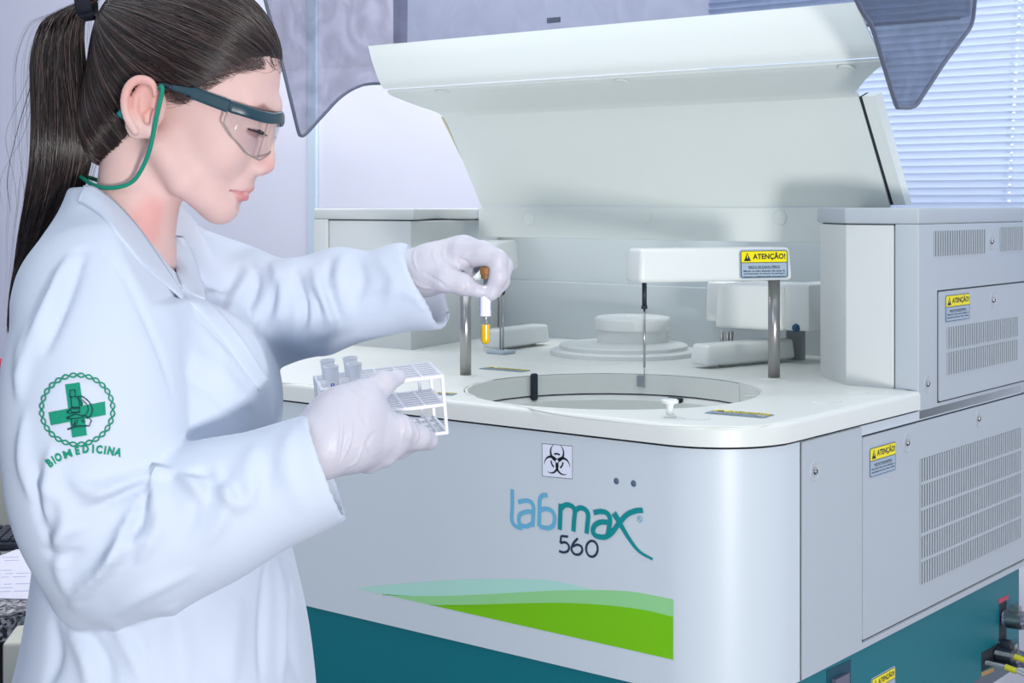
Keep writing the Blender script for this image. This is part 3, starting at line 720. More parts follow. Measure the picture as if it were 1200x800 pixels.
for k, (y0, dx) in enumerate(((764, 1166), (776, 1155))):
    c = sp3(dx, y0, 0); root = empty('thin_tube', c, -TH, label=('upper' if k == 0 else 'lower') + ' thin clear tube with a yellow band leaving the teal base', cat='tube', group='thin clear tubes')
    p = spline([(0, 0, 0), (.04, .004, -.004), (.09, .006, -.022), (.13, .006, -.07), (.14, .006, -.2), (.14, .006, -.56)], 8)
    bm = B(); tube(bm, [Vector(q) for q in p], .0035, 10); fixn(bm); build('tube_body', bm, CLEAR, root, smooth=60)
    bm = B(); tube(bm, [Vector(p[6]), Vector(p[7]), Vector(p[9])], .0047, 10); fixn(bm); build('tube_band', bm, YB, root, smooth=60)

# ---------------------------------------------------------------- granite bench at the left
def granite():
    m = bpy.data.materials.new('granite'); m.use_nodes = True; nt = m.node_tree; b = nt.nodes['Principled BSDF']; b.inputs['Roughness'].default_value = .3
    tc = nt.nodes.new('ShaderNodeTexCoord'); v = nt.nodes.new('ShaderNodeTexVoronoi'); v.inputs['Scale'].default_value = 170
    n = nt.nodes.new('ShaderNodeTexNoise'); n.inputs['Scale'].default_value = 130; n.inputs['Detail'].default_value = 4
    rp = nt.nodes.new('ShaderNodeValToRGB'); e = rp.color_ramp.elements; e[0].position = .36; e[0].color = srgb(38, 40, 48); e[1].position = .62; e[1].color = srgb(176, 176, 182)
    x = e.new(.5); x.color = srgb(112, 112, 118)
    mx = nt.nodes.new('ShaderNodeMixRGB'); mx.inputs[0].default_value = .45
    nt.links.new(tc.outputs['Object'], v.inputs['Vector']); nt.links.new(tc.outputs['Object'], n.inputs['Vector'])
    nt.links.new(n.outputs['Fac'], mx.inputs[1]); nt.links.new(v.outputs['Color'], mx.inputs[2]); nt.links.new(mx.outputs[0], rp.inputs[0]); nt.links.new(rp.outputs[0], b.inputs['Base Color']); return m
BZ = .755
bench = empty('granite_bench', (-1.5, 3.0, 0), label='speckled grey granite bench behind the person at far left', cat='bench')
bp_ = [Q(-40, 722, 2.47), Q(15, 722, 2.47), Q(46, 719, 2.51), Q(75, 712, 2.62)]
pl = [(-2.0, 2.44), (-.815, 2.46), (-.765, 2.52), (-.78, 2.95), (-.78, 3.2), (-2.0, 3.2)]
bm = B(); prism(bm, pl, lambda a, b, d: Vector((a + 1.5, b - 3.0, d)), BZ - .045, BZ); fixn(bm)
bmesh.ops.bevel(bm, geom=[e for e in bm.edges], offset=.004, segments=2, affect='EDGES'); build('countertop', bm, granite(), bench, smooth=40)
bm = B(); box(bm, -.48, .66, -.42, .2, 0.0, BZ - .12, .003); fixn(bm); build('dark_cabinet', bm, mat('cabinet_dark', srgb(26, 32, 48), .6), bench)
bm = B(); box(bm, -.48, .66, -.50, .2, BZ - .12, BZ - .045, .003); fixn(bm); build('bench_rail', bm, mat('rail_dark', srgb(20, 22, 30), .6), bench)
# beige drawer unit
c = Q(20, 790, 2.15)
dr_ = empty('drawer_unit', (-.74, 2.30, 0), .12, label='beige pedestal unit under the granite bench edge', cat='cabinet')
BEI = mat('beige_plastic', srgb(196, 196, 184), .5)
zt = Q(20, 746, 2.28).z
bm = B(); box(bm, -.02, .12, -.05, .05, zt - .085, zt, .006, 3); fixn(bm); build('drawer_top', bm, BEI, dr_, smooth=40)
bm = B(); box(bm, .0, .10, -.045, .045, 0, zt - .085, .004); fixn(bm); build('pedestal', bm, mat('pedestal_dark', srgb(60, 76, 104), .5), dr_)
# papers, keyboard, housing, binder
def bench_prism(name, pxs, h, m, z0=BZ, **k):
    bm = B(); pts = []
    for x, y in pxs:
        Y = F * (H - z0) / (y - YH); pts.append(((x - 600) / F * Y, Y))
    cx = sum(p[0] for p in pts) / len(pts); cy = sum(p[1] for p in pts) / len(pts)
    prism(bm, pts, lambda a, b, d: Vector((a - cx, b - cy, d)), 0, h); fixn(bm)
    o = build(name, bm, m, None, **k); o.location = (cx, cy, z0); return o, (cx, cy, z0)
pp, pc_ = bench_prism('printed_sheet', [(-60, 700), (48, 703), (38, 655), (28, 641), (-60, 676)], .0018, mat('copy_paper', srgb(206, 206, 218), .7), BZ + .0005, label='printed paper sheets lying on the granite bench', cat='paper')
bm = B(); random.seed(3)
for r in range(11):
    y = pc_[1] - .13 + r * .026
    x = -.26
    while x < .24:
        wq = random.uniform(.008, .035); 
        if random.random() < .6 and r not in (3, 7): box(bm, x, x + wq, y - pc_[1], y - pc_[1] + .0035, .0019, .0020)
        x += wq + .006
bmesh.ops.transform(bm, matrix=Matrix.Rotation(.12, 4, 'Z'), verts=bm.verts[:])
fixn(bm); build('print_lines', bm, mat('faint_print', srgb(150, 156, 196), .6), pp, kind='stuff')
bm = B(); kb = empty('keyboard', (-1.03, 2.99, BZ), .1, label='black keyboard at the back of the granite bench', cat='keyboard')
box(bm, -.22, .14, -.07, .07, .0, .016, .004); fixn(bm); build('keyboard_case', bm, BLACK, kb)
KM = mat('key_black', srgb(44, 50, 62), .4); key0 = None
for r in range(6):
    for c in range(18):
        if key0 is None:
            bm = B(); box(bm, -.008, .008, -.009, .009, 0, .007, .002); fixn(bm); key0 = build('key', bm, KM, kb); o = key0
        else: o = key0.copy(); COL.objects.link(o)
        o.location = (-.208 + c * .0195, -.058 + r * .0225, .016)
hs = empty('equipment_housing', (-1.08, 3.13, BZ), 0, label='beige curved equipment housing standing at the left edge', cat='equipment')
bm = B(); p_ = spline([(-.16, .30), (.02, .30), (.06, .24), (.075, .12), (.095, .0)], 5)
prism(bm, [tuple(x) for x in p_] + [(-.16, 0)], lambda a, b, d: Vector((a, d, b)), -.045, .045); fixn(bm); build('housing_shell', bm, BEI, hs, smooth=40)
bm = B(); box(bm, -.13, .0, -.052, -.045, .05, .26, .004); fixn(bm); build('dark_front', bm, mat('dark_red', srgb(70, 30, 34), .5), hs)
o = empty('binder', (-1.12, 3.13, BZ + .3), 0, label='white binder with a red edge above the beige housing', cat='binder')
bm = B(); box(bm, -.12, .055, -.05, .05, .0005, .045, .004); fixn(bm); build('binder_cover', bm, mat('binder_red', srgb(196, 30, 54), .5), o)
bm = B(); box(bm, -.12, .05, -.052, -.0501, .005, .03); fixn(bm); build('binder_pages', bm, PAPER, o)
# ---------------------------------------------------------------- signed distance kit
f32 = np.float32
def cap_(a, b, ra, rb):
    a = np.array(a, f32); b = np.array(b, f32); d = b - a; L2 = float(d @ d) + 1e-12
    def g(P):
        t = np.clip(((P - a) @ d) / L2, 0, 1)
        q = P - a - t[:, None] * d
        return np.sqrt((q * q).sum(1)) - (ra + (rb - ra) * t)
    return g
def chain(pts, k=.006):      # pts: (vec, r)
    return U_(*[cap_(p[0], q[0], p[1], q[1]) for p, q in zip(pts, pts[1:])], k=k)
def ell(c, ax, R=None):
    c = np.array(c, f32); ax = np.array(ax, f32); R = None if R is None else np.array(R, f32)
    def g(P):
        q = P - c
        if R is not None: q = q @ R          # columns of R = local axes
        a = np.sqrt(((q / ax) ** 2).sum(1)); b = np.sqrt(((q / (ax * ax)) ** 2).sum(1)) + 1e-9
        return a * (a - 1) / b
    return g
def smin(a, b, k):
    if k <= 0: return np.minimum(a, b)
    h = np.maximum(k - np.abs(a - b), 0) / k
    return np.minimum(a, b) - h * h * k * .25
def U_(*fs, k=.01):
    def g(P):
        d = fs[0](P)
        for f in fs[1:]: d = smin(d, f(P), k)
        return d
    return g
def SUB(f, c, k=.004): return lambda P: -smin(-f(P), c(P), k)
def INT(f, c, k=.004): return lambda P: -smin(-f(P), -c(P), k)
def capcone(a, b, ra, rb):   # flat at b
    a = np.array(a, f32); b = np.array(b, f32); d = b - a; L = float(np.sqrt(d @ d)); d = d / L
    def g(P):
        t = (P - a) @ d; q = P - a - np.clip(t, 0, None)[:, None] * d
        return np.maximum(np.sqrt((q * q).sum(1)) - (ra + (rb - ra) * np.clip(t / L, 0, 1)), t - L)
    return g
def rotm(fwd, up):
    f = np.array(fwd, float); f /= np.linalg.norm(f); u = np.array(up, float); u -= f * (u @ f); u /= np.linalg.norm(u)
    return np.stack([f, u, np.cross(f, u)], 1)
def mesh_sdf(f, lo, hi, h, newton=2, Bk=8):
    lo = np.array(lo, float); n = (np.ceil((np.array(hi) - lo) / h / Bk).astype(int)) * Bk
    nb = n // Bk
    I = np.stack(np.meshgrid(*[np.arange(k) for k in nb], indexing='ij'), -1).reshape(-1, 3)
    C = (lo + (I * Bk + (Bk - 1) / 2) * h).astype(f32)
    def ev(P):
        return np.concatenate([f(P[i:i + 400000]) for i in range(0, len(P), 400000)]) if len(P) else np.zeros(0, f32)
    dv = ev(C); act = np.abs(dv) < h * Bk * .87 * 1.35 + .004
    G = np.empty(n, f32)
    Gb = G.reshape(nb[0], Bk, nb[1], Bk, nb[2], Bk).transpose(0, 2, 4, 1, 3, 5)
    full = np.repeat(dv[:, None], Bk ** 3, 1)
    off = np.stack(np.meshgrid(*[np.arange(Bk)] * 3, indexing='ij'), -1).reshape(-1, 3)
    A = I[act]; P = (lo + ((A[:, None, :] * Bk + off[None]) * h)).reshape(-1, 3).astype(f32)
    full[act] = ev(P).reshape(len(A), -1)
    G = full.reshape(nb[0], nb[1], nb[2], Bk, Bk, Bk).transpose(0, 3, 1, 4, 2, 5).reshape(n)
    S = G < 0
    cnt = np.zeros(n - 1, np.int8)
    for i in (0, 1):
        for j in (0, 1):
            for k in (0, 1): cnt += S[i:n[0] - 1 + i, j:n[1] - 1 + j, k:n[2] - 1 + k]
    cells = np.argwhere((cnt > 0) & (cnt < 8))
    idx = -np.ones(n - 1, np.int32); idx[tuple(cells.T)] = np.arange(len(cells))
    acc = np.zeros((len(cells), 3)); w_ = np.zeros(len(cells))
    cor = [(i, j, k) for i in (0, 1) for j in (0, 1) for k in (0, 1)]
    for a in cor:
        for ax in range(3):
            if a[ax]: continue
            b = list(a); b[ax] = 1
            va = G[tuple((cells + a).T)]; vb = G[tuple((cells + b).T)]
            m = (va < 0) != (vb < 0); t = np.where(m, va / np.where(m, va - vb, 1), 0)
            p = np.array(a, float)[None] + t[:, None] * (np.array(b) - np.array(a))[None]
            acc += p * m[:, None]; w_ += m
    V = lo + (cells + acc / w_[:, None]) * h
    faces = []
    for ax in range(3):
        u, v = (ax + 1) % 3, (ax + 2) % 3
        sl0 = [slice(1, n[i] - 1) for i in range(3)]; sl0[ax] = slice(0, n[ax] - 1)
        sl1 = list(sl0); sl1[ax] = slice(1, n[ax])
        a = S[tuple(sl0)]; b = S[tuple(sl1)]
        E = np.argwhere(a != b); fl = a[tuple(E.T)]
        base = E + np.array([0 if i == ax else 1 for i in range(3)])
        q = []
        for du, dv_ in ((-1, -1), (0, -1), (0, 0), (-1, 0)):
            c = base.copy(); c[:, u] += du; c[:, v] += dv_; q.append(idx[tuple(c.T)])
        q = np.stack(q, 1); q[~fl] = q[~fl][:, ::-1]
        q = q[(q >= 0).all(1)]; faces.append(q)
    Fc = np.concatenate(faces)
    e = h * .5
    for _ in range(newton):
        P = V.astype(f32); d = ev(P); g = np.zeros_like(V)
        for i in range(3):
            o = np.zeros(3, f32); o[i] = e; g[:, i] = (ev(P + o) - ev(P - o)) / (2 * e)
        gl = np.maximum((g * g).sum(1), .15); V = V - np.clip(d / gl, -h, h)[:, None] * g
    return V, Fc
def np_mesh(name, V, Fc):
    me = bpy.data.meshes.new(name)
    me.vertices.add(len(V)); me.vertices.foreach_set('co', np.asarray(V, f32).ravel())
    me.loops.add(Fc.size); me.loops.foreach_set('vertex_index', Fc.ravel().astype(np.int32))
    me.polygons.add(len(Fc)); me.polygons.foreach_set('loop_start', np.arange(0, Fc.size, Fc.shape[1], dtype=np.int32))
    me.polygons.foreach_set('use_smooth', np.ones(len(Fc), bool))
    me.update(calc_edges=True); return me
def vnormals(V, Fc):
    n = np.cross(V[Fc[:, 2]] - V[Fc[:, 0]], V[Fc[:, 3 if Fc.shape[1] > 3 else 1]] - V[Fc[:, 1]])
    N = np.zeros_like(V)
    for i in range(Fc.shape[1]):
        for a in range(3): N[:, a] += np.bincount(Fc[:, i], n[:, a], len(V))
    return N / (np.linalg.norm(N, axis=1)[:, None] + 1e-12)
def nq(px, py, Y): q = Q(px, py, Y); return np.array((q.x, q.y, q.z))
def R_(r, Y): return r * Y / F
def seg_dist2(X, Z, pts):
    """distance to a polyline in 2D + parameter 0..1"""
    best = np.full(len(X), 1e9); par = np.zeros(len(X)); sd = np.zeros(len(X)); n = len(pts) - 1
    for i, (a, b) in enumerate(zip(pts, pts[1:])):
        dx, dz = b[0] - a[0], b[1] - a[1]; L2 = dx * dx + dz * dz + 1e-12
        t = np.clip(((X - a[0]) * dx + (Z - a[1]) * dz) / L2, 0, 1)
        ex, ez = X - a[0] - t * dx, Z - a[1] - t * dz; d = np.sqrt(ex * ex + ez * ez)
        m = d < best; best[m] = d[m]; par[m] = ((i + t) / n)[m]; sd[m] = (np.sign(dx * ez - dz * ex) * d)[m]
    return best, par, sd
def folds(V, N, strokes, yr):
    """strokes: (pts px, Yref, half width px, amplitude mm, asym) — cloth ridges (+) and valleys (-) laid over the camera side"""
    D = np.zeros(len(V)); ok = (N[:, 1] < .25) & (V[:, 1] > yr[0]) & (V[:, 1] < yr[1])
    ii = np.where(ok)[0]; X = V[ii, 0] / V[ii, 1]; Zz = (V[ii, 2] - H) / V[ii, 1]
    for pts, wd, amp, asym in strokes:
        pp = [((x - 600) / F, (YH - y) / F) for x, y in spline(pts, 4)]
        d, t, s = seg_dist2(X, Zz, pp); wv = wd / F * (.45 + .55 * np.sin(np.pi * np.clip(t, .02, .98)))
        prof = np.exp(-(d / wv) ** 2)
        if asym: prof = np.where(s * asym > 0, np.exp(-(d / (wv * .35)) ** 2), np.exp(-(d / (wv * 1.3)) ** 2))
        D[ii] += amp * .001 * prof * np.sin(np.pi * np.clip(t, 0, 1)) ** .6
    m = np.clip((.25 - N[:, 1]) / .35, 0, 1)
    return V + N * (D * m)[:, None]

def relax(V, Fc, n=2, lam=.5):
    for _ in range(n):
        S = np.zeros_like(V); c = np.zeros(len(V))
        for i in range(4):
            for j in (i - 1, (i + 1) % 4):
                for a in range(3): S[:, a] += np.bincount(Fc[:, i], V[Fc[:, j], a], len(V))
                c += np.bincount(Fc[:, i], minlength=len(V))
        V = V * (1 - lam) + lam * S / c[:, None]
    return V
# ---------------------------------------------------------------- person
PE = empty('person', (-.35, 1.5, 0), 0, label='person in a white lab coat and safety glasses holding a tube and a rack', cat='person')
def plink(name, me, m, par=None, **k):
    o = link_mesh(name, me, m, par or PE); o.parent = par or PE
    root = par or PE; off = PE.location
    me.transform(Matrix.Translation(-off)); return tag(o, **k)
YM = 1.52; UPX = YM / F
def hp(x, y, s):                       # head space: pixels in the mid plane, s towards the camera
    q = nq(x, y, YM); q[1] -= s * UPX; return q
px_ = lambda *a: tuple(v * UPX for v in a)
pitch = math.radians(24)
fwd = (math.cos(pitch), 0, -math.sin(pitch)); upv = (math.sin(pitch), 0, math.cos(pitch))
RH = rotm(fwd, upv)                    # columns: forward, up, side
def hell(c, ax, R=RH): return ell(hp(*c), px_(*ax), R)
def hcap(a, b, ra, rb): return cap_(hp(*a), hp(*b), ra * UPX, rb * UPX)
def mir(fn, *a):
    """both sides: a list of points with s; mirrored"""
    return [fn(*a), fn(*[(p[0], p[1], -p[2]) if isinstance(p, tuple) and len(p) == 3 else p for p in a])]
def mell(c, ax, R=RH): return [hell(c, ax, R), hell((c[0], c[1], -c[2]), ax, R)]
k = UPX
cran = hell((221, 66, 0), (109, 94, 73))
skull = U_(cran, hell((252, 140, 0), (60, 88, 56)), k=24 * k)
skull = U_(skull, hell((262, 196, 0), (31, 52, 34)), *mell((268, 172, 34), (26, 30, 20)), k=22 * k)
skull = U_(skull, *[chain([(hp(198, 172, s * 48), 18 * k), (hp(222, 212, s * 38), 17 * k), (hp(256, 240, s * 10), 15 * k)]) for s in (1, -1)], k=26 * k)
skull = U_(skull, hell((262, 240, 0), (15, 18, 17)), k=14 * k)
skull = U_(skull, *[hcap((316, 126, 4 * s), (296, 124, 38 * s), 9, 9) for s in (1, -1)], k=18 * k)     # brows
skull = SUB(skull, U_(*mell((317, 151, 29), (15, 13, 19)), k=.001), k=13 * k)                         # sockets
nose = U_(hcap((317, 142, 0), (313, 178, 0), 6, 8.5), hell((311, 192, 0), (11, 12.5, 11)), *[hell((301, 197, 11 * s), (11, 8.5, 7)) for s in (1, -1)], k=9 * k)
skull = U_(skull, nose, k=11 * k)
skull = SUB(skull, U_(*[hell((306, 206, 6.5 * s), (5, 4, 3)) for s in (1, -1)], k=.001), k=4 * k)
skull = U_(skull, hell((284, 214, 0), (13, 14, 22)), k=10 * k)                                        # mouth mound
lips = U_(chain([(hp(274, 221, 21), 2.6 * k), (hp(287, 219, 11), 4.6 * k), (hp(292, 220.5, 0), 4.6 * k), (hp(287, 219, -11), 4.6 * k), (hp(274, 221, -21), 2.6 * k)], .003),
          k=.001)
lipl = chain([(hp(273, 224, 19), 2.6 * k), (hp(281, 230, 10), 5.2 * k), (hp(285, 231.5, 0), 5.6 * k), (hp(281, 230, -10), 5.2 * k), (hp(273, 224, -19), 2.6 * k)], .003)
skull = U_(skull, lips, k=4 * k); skull = U_(skull, lipl, k=4 * k)
mouthline = chain([(hp(271, 222.5, 24), 1.2 * k), (hp(285, 225.5, 15), 1.2 * k), (hp(297, 226.5, 0), 1.4 * k), (hp(285, 225.5, -15), 1.2 * k), (hp(271, 222.5, -24), 1.2 * k)], .001)
skull = SUB(skull, mouthline, k=2.5 * k)
skull = SUB(skull, hcap((285, 241, 6), (285, 241, -6), 4, 4), k=8 * k)                                # chin groove
skull = U_(skull, *mell((297, 150, 30), (13.5, 13.5, 14.5)), k=4 * k)                                 # lids over the eyes
skull = SUB(skull, U_(*[chain([(hp(300, 158, 16 * s), 1.1 * k), (hp(312, 157, 30 * s), 1.2 * k), (hp(299, 153, 45 * s), 1 * k)]) for s in (1, -1)], k=.001), k=2 * k)
neck = U_(chain([(hp(166, 175, 0), 46 * k), (hp(160, 240, 0), 47 * k), (hp(152, 300, 0), 52 * k), (hp(146, 340, 0), 60 * k)]), k=.001)
head = U_(skull, neck, k=20 * k)
def ear(s):
    er = rotm((.30, 0, 1), (1, 0, -.30))   # columns: long axis, width axis, thickness
    e = hell((187, 134, 80 * s), (34, 19, 5.5), er)
    e = U_(e, hcap((194, 158, 77 * s), (196, 148, 74 * s), 8, 7), k=6 * k)
    rim = spline([(200, 116), (198, 106), (191, 101), (181, 101), (172, 109), (168, 124), (171, 142), (180, 158)], 3)
    e = U_(e, chain([(hp(x, y, 86 * s), 4.4 * k) for x, y in rim], .002), k=3 * k)
    e = SUB(e, hell((189, 127, 90 * s), (21, 10, 9), er), k=3 * k)
    e = SUB(e, hell((194, 141, 84 * s), (10, 7.5, 11), er), k=3 * k)
    e = U_(e, chain([(hp(199, 148, 82 * s), 3.2 * k), (hp(201, 138, 82 * s), 3.6 * k)], .002), k=3 * k)
    e = U_(e, chain([(hp(180, 118, 83 * s), 2.5 * k), (hp(179, 134, 84 * s), 2.8 * k), (hp(184, 148, 82 * s), 2.8 * k)], .002), k=4 * k)
    e = U_(e, hell((198, 134, 67 * s), (22, 11, 9), er), k=5 * k)
    return e
head = U_(head, ear(1), ear(-1), k=4 * k)
zcut = Q(0, 345, YM).z
headc = lambda P: np.maximum(head(P), zcut - P[:, 2])
lo = hp(95, 350, 100); hi = hp(345, -45, -100)
Vh, Fh = mesh_sdf(headc, (lo[0] - .01, lo[1] - .01, zcut - .01), (hi[0] + .01, hi[1] + .01, hi[2] + .01), .0019)
# the clothed rest of the body (torso, arms, hands inside the gloves, legs)
S1, S2 = nq(122, 356, 1.38), nq(205, 350, 1.64)
EL1, EL2 = nq(112, 655, 1.325), nq(330, 362, 1.63)
WR1, WR2 = nq(372, 530, 1.338), nq(475, 322, 1.585)
tor = [(142, 352, .042, .075), (150, 400, .062, .12), (190, 500, .09, .125), (195, 600, .09, .115), (200, 720, .10, .13), (205, 860, .115, .15)]
bodyp = []
for (x, y, a, b), (x2, y2, a2, b2) in zip(tor, tor[1:]):
    for t in (0, .5):
        bodyp.append(ell(nq(x + (x2 - x) * t, y + (y2 - y) * t, 1.5), (a + (a2 - a) * t, b + (b2 - b) * t, .075)))
bodyp += [cap_(S1, EL1, .042, .034), cap_(EL1, WR1, .034, .021), cap_(S2, EL2, .042, .036), cap_(EL2, WR2, .034, .022), cap_(nq(146, 350, 1.5), S1, .035, .035), cap_(nq(146, 350, 1.5), nq(190, 352, 1.64), .032, .034),
          cap_(nq(146, 320, 1.5), nq(150, 380, 1.5), .04, .05)]
zk = lambda z, x, y: np.array((x, y, z))
for sy in (-.085, .085):
    bodyp += [cap_(zk(.80, -.34, 1.5 + sy), zk(.45, -.33, 1.5 + sy), .075, .052), cap_(zk(.45, -.33, 1.5 + sy), zk(.08, -.35, 1.5 + sy), .05, .035), cap_(zk(.05, -.36, 1.5 + sy), zk(.035, -.22, 1.5 + sy), .035, .028)]
body = U_(*bodyp, k=.03)
bodyc = lambda P: np.maximum(body(P), P[:, 2] - (zcut + .012))
Vb, Fb = mesh_sdf(bodyc, (-.55, 1.25, 0), (-.05, 1.78, 1.36), .008, 1)
Vall = np.concatenate([Vh, Vb]); Fall = np.concatenate([Fh, Fb + len(Vh)])
me = np_mesh('body', Vall, Fall)
# skin colour map: lips, brow, ruddy ear/neck (real colour of the skin)
def skinmat():
    m = mat('skin', srgb(222, 186, 180), .56, sss=.22, bump=.25, bscale=900, var=.05, vscale=40)
    nt = m.node_tree; b = nt.nodes['Principled BSDF']; at = nt.nodes.new('ShaderNodeAttribute'); at.attribute_name = 'tint'
    l = [x for x in nt.links if x.to_socket == b.inputs['Base Color']][0]; src = l.from_socket
    mx = nt.nodes.new('ShaderNodeMixRGB'); mx.blend_type = 'MULTIPLY'; mx.inputs[0].default_value = 1
    nt.links.new(src, mx.inputs[1]); nt.links.new(at.outputs['Color'], mx.inputs[2]); nt.links.new(mx.outputs[0], b.inputs['Base Color']); return m
tint = np.ones((len(Vall), 4), f32)
def paint(d, w_, col):
    a = np.clip(1 - d / w_, 0, 1); a = a * a * (3 - 2 * a); tint[:, :3] = tint[:, :3] * (1 - a[:, None]) + np.array(col, f32) * a[:, None]
P = Vall.astype(f32)
paint(np.maximum(np.minimum(lips(P), lipl(P)), 0), 2.2 * k, (.86, .50, .56))
for s in (1, -1):
    paint(np.maximum(chain([(hp(324, 136, 10 * s), 1.8 * k), (hp(314, 130, 34 * s), 2 * k), (hp(296, 133, 56 * s), 1 * k)])(P), 0), 4.5 * k, (.5, .42, .42))
    paint(np.maximum(hell((187, 118, 84 * s), (16, 16, 12))(P), 0), 18 * k, (1, .80, .76))
    paint(np.maximum(hell((302, 157, 30 * s), (11, 3, 15))(P), 0), 3 * k, (.55, .42, .42))
paint(np.maximum(hell((311, 194, 0), (9, 9, 9))(P), 0), 9 * k, (1, .84, .84))
paint(np.maximum(hell((184, 262, 45), (12, 24, 12))(P), 0), 16 * k, (1, .78, .78))
ca = me.color_attributes.new('tint', 'FLOAT_COLOR', 'POINT'); ca.data.foreach_set('color', tint.ravel())
BODY = plink('body', me, skinmat())
print('body', len(Vall), time.time() - T0)

# hair ---------------------------------------------------------
poly_h = [(345, 60), (330, 70), (312, 66), (296, 70), (276, 82), (258, 96), (240, 106), (224, 122), (216, 118), (205, 112), (190, 110), (174, 108), (160, 118), (152, 130), (148, 158), (138, 180), (124, 205), (112, 232), (60, 232), (60, -90), (345, -90)]
def poly2d(pts):
    pts = np.array(pts, float); 
    def g(P):
        Yv = P[:, 1]; sc = F / Yv
        # orthographic across the head: measured on the near side at s=60
        x = 600 + P[:, 0] * F / (YM - 60 * UPX); y = YH - (P[:, 2] - H) * F / (YM - 60 * UPX)
        x = 600 + P[:, 0] * F / YM * 1.03; y = YH - (P[:, 2] - H) * F / YM * 1.03
        best = np.full(len(P), 1e9); ins = np.zeros(len(P), bool); n = len(pts)
        for i in range(n):
            a, b = pts[i], pts[(i + 1) % n]; d = b - a; L2 = d @ d
            t = np.clip(((x - a[0]) * d[0] + (y - a[1]) * d[1]) / L2, 0, 1)
            best = np.minimum(best, np.hypot(x - a[0] - t * d[0], y - a[1] - t * d[1]))
            c = (a[1] > y) != (b[1] > y)
            with np.errstate(divide='ignore', invalid='ignore'): xi = a[0] + (y - a[1]) * d[0] / (d[1] if d[1] else 1e-9)
            ins ^= c & (x < xi)
        nz = 2.2 * np.sin(x * .9 + y * .5) * np.sin(y * .7 - x * .35) + 1.4 * np.sin(x * 2.1 - y * 1.3); nz = nz * np.clip((y - 50) / 20, 0, 1)
        return ((np.where(ins, -best, best) + nz) * UPX).astype(f32)
    return g
hv = U_(hell((220, 65, 0), (112, 97, 76)), hell((150, 120, 0), (52, 80, 60)), k=30 * k)
hairf = INT(hv, poly2d(poly_h), k=9 * k)
lo = hp(60, 240, 100); hi = hp(345, -60, -100)
Vr, Fr = mesh_sdf(hairf, lo - .01, hi + .01, .003, 1)
def hairmat(name, col, rough=.26):
    m = bpy.data.materials.new(name); m.use_nodes = True; nt = m.node_tree; b = nt.nodes['Principled BSDF']
    tc = nt.nodes.new('ShaderNodeTexCoord'); n = nt.nodes.new('ShaderNodeTexNoise'); n.inputs['Scale'].default_value = 30; n.inputs['Detail'].default_value = 3
    rp = nt.nodes.new('ShaderNodeValToRGB'); rp.color_ramp.elements[0].color = [c * .5 for c in col[:3]] + [1]; rp.color_ramp.elements[1].color = col
    nt.links.new(tc.outputs['Object'], n.inputs['Vector']); nt.links.new(n.outputs['Fac'], rp.inputs[0]); nt.links.new(rp.outputs[0], b.inputs['Base Color'])
    b.inputs['Roughness'].default_value = rough; b.inputs['Specular IOR Level'].default_value = .6; return m
HB = hairmat('hair_base', srgb(44, 34, 34), .6); H1 = hairmat('hair_dark', srgb(34, 24, 25)); H2 = hairmat('hair_brown', srgb(62, 44, 40)); H3 = hairmat('hair_light', srgb(104, 84, 80))
HAIR = plink('hair', np_mesh('hair', Vr, Fr), HB)
rng = np.random.default_rng(7)
TIE = hp(110, 4, 6)
def strands(name, paths, rad, mats, par):
    """paths (n, m, 3) -> thin three-sided hairs"""
    n, m, _ = paths.shape
    d = np.gradient(paths, axis=1); d /= np.linalg.norm(d, axis=2)[..., None] + 1e-9
    a = np.cross(d, np.array([.3, .1, .9])); a /= np.linalg.norm(a, axis=2)[..., None] + 1e-9; b = np.cross(d, a)
    tp = np.interp(np.linspace(0, 1, m), [0, .06, .8, 1], [.3, 1, .9, .2])[None, :, None]
    rr = np.asarray(rad).reshape(-1, 1, 1) * tp
    V = np.stack([paths + rr * (math.cos(t) * a + math.sin(t) * b) for t in (0, 2.094, 4.189)], 2)   # n,m,3,3
    base = (np.arange(n)[:, None] * m + np.arange(m - 1)[None]) * 3
    q = []
    for i in range(3):
        j = (i + 1) % 3; q.append(np.stack([base + i, base + j, base + 3 + j, base + 3 + i], -1).reshape(-1, 4))
    me = np_mesh(name, V.reshape(-1, 3), np.concatenate(q))
    mi = rng.choice(len(mats), n, p=None if len(mats) != 3 else [.5, .35, .15]); mi = np.tile(np.repeat(mi, m - 1), 3).astype(np.int32)
    o = plink(name, me, mats, par, kind='stuff'); o.data.polygons.foreach_set('material_index', mi); return o
def sgrad(f, P, e=.0015):
    g = np.zeros_like(P)
    for i in range(3):
        o = np.zeros(3, f32); o[i] = e; g[:, i] = (f((P + o).astype(f32)) - f((P - o).astype(f32))) / (2 * e)
    return g / (np.linalg.norm(g, axis=1)[:, None] + 1e-9)
outer = hv(Vr.astype(f32)) > -.004
cand = Vr[outer]; w_ = np.where(cand[:, 1] < YM + .03, 1.0, .35)
sel = rng.choice(len(cand), 5200, p=w_ / w_.sum()); X = cand[sel].copy()
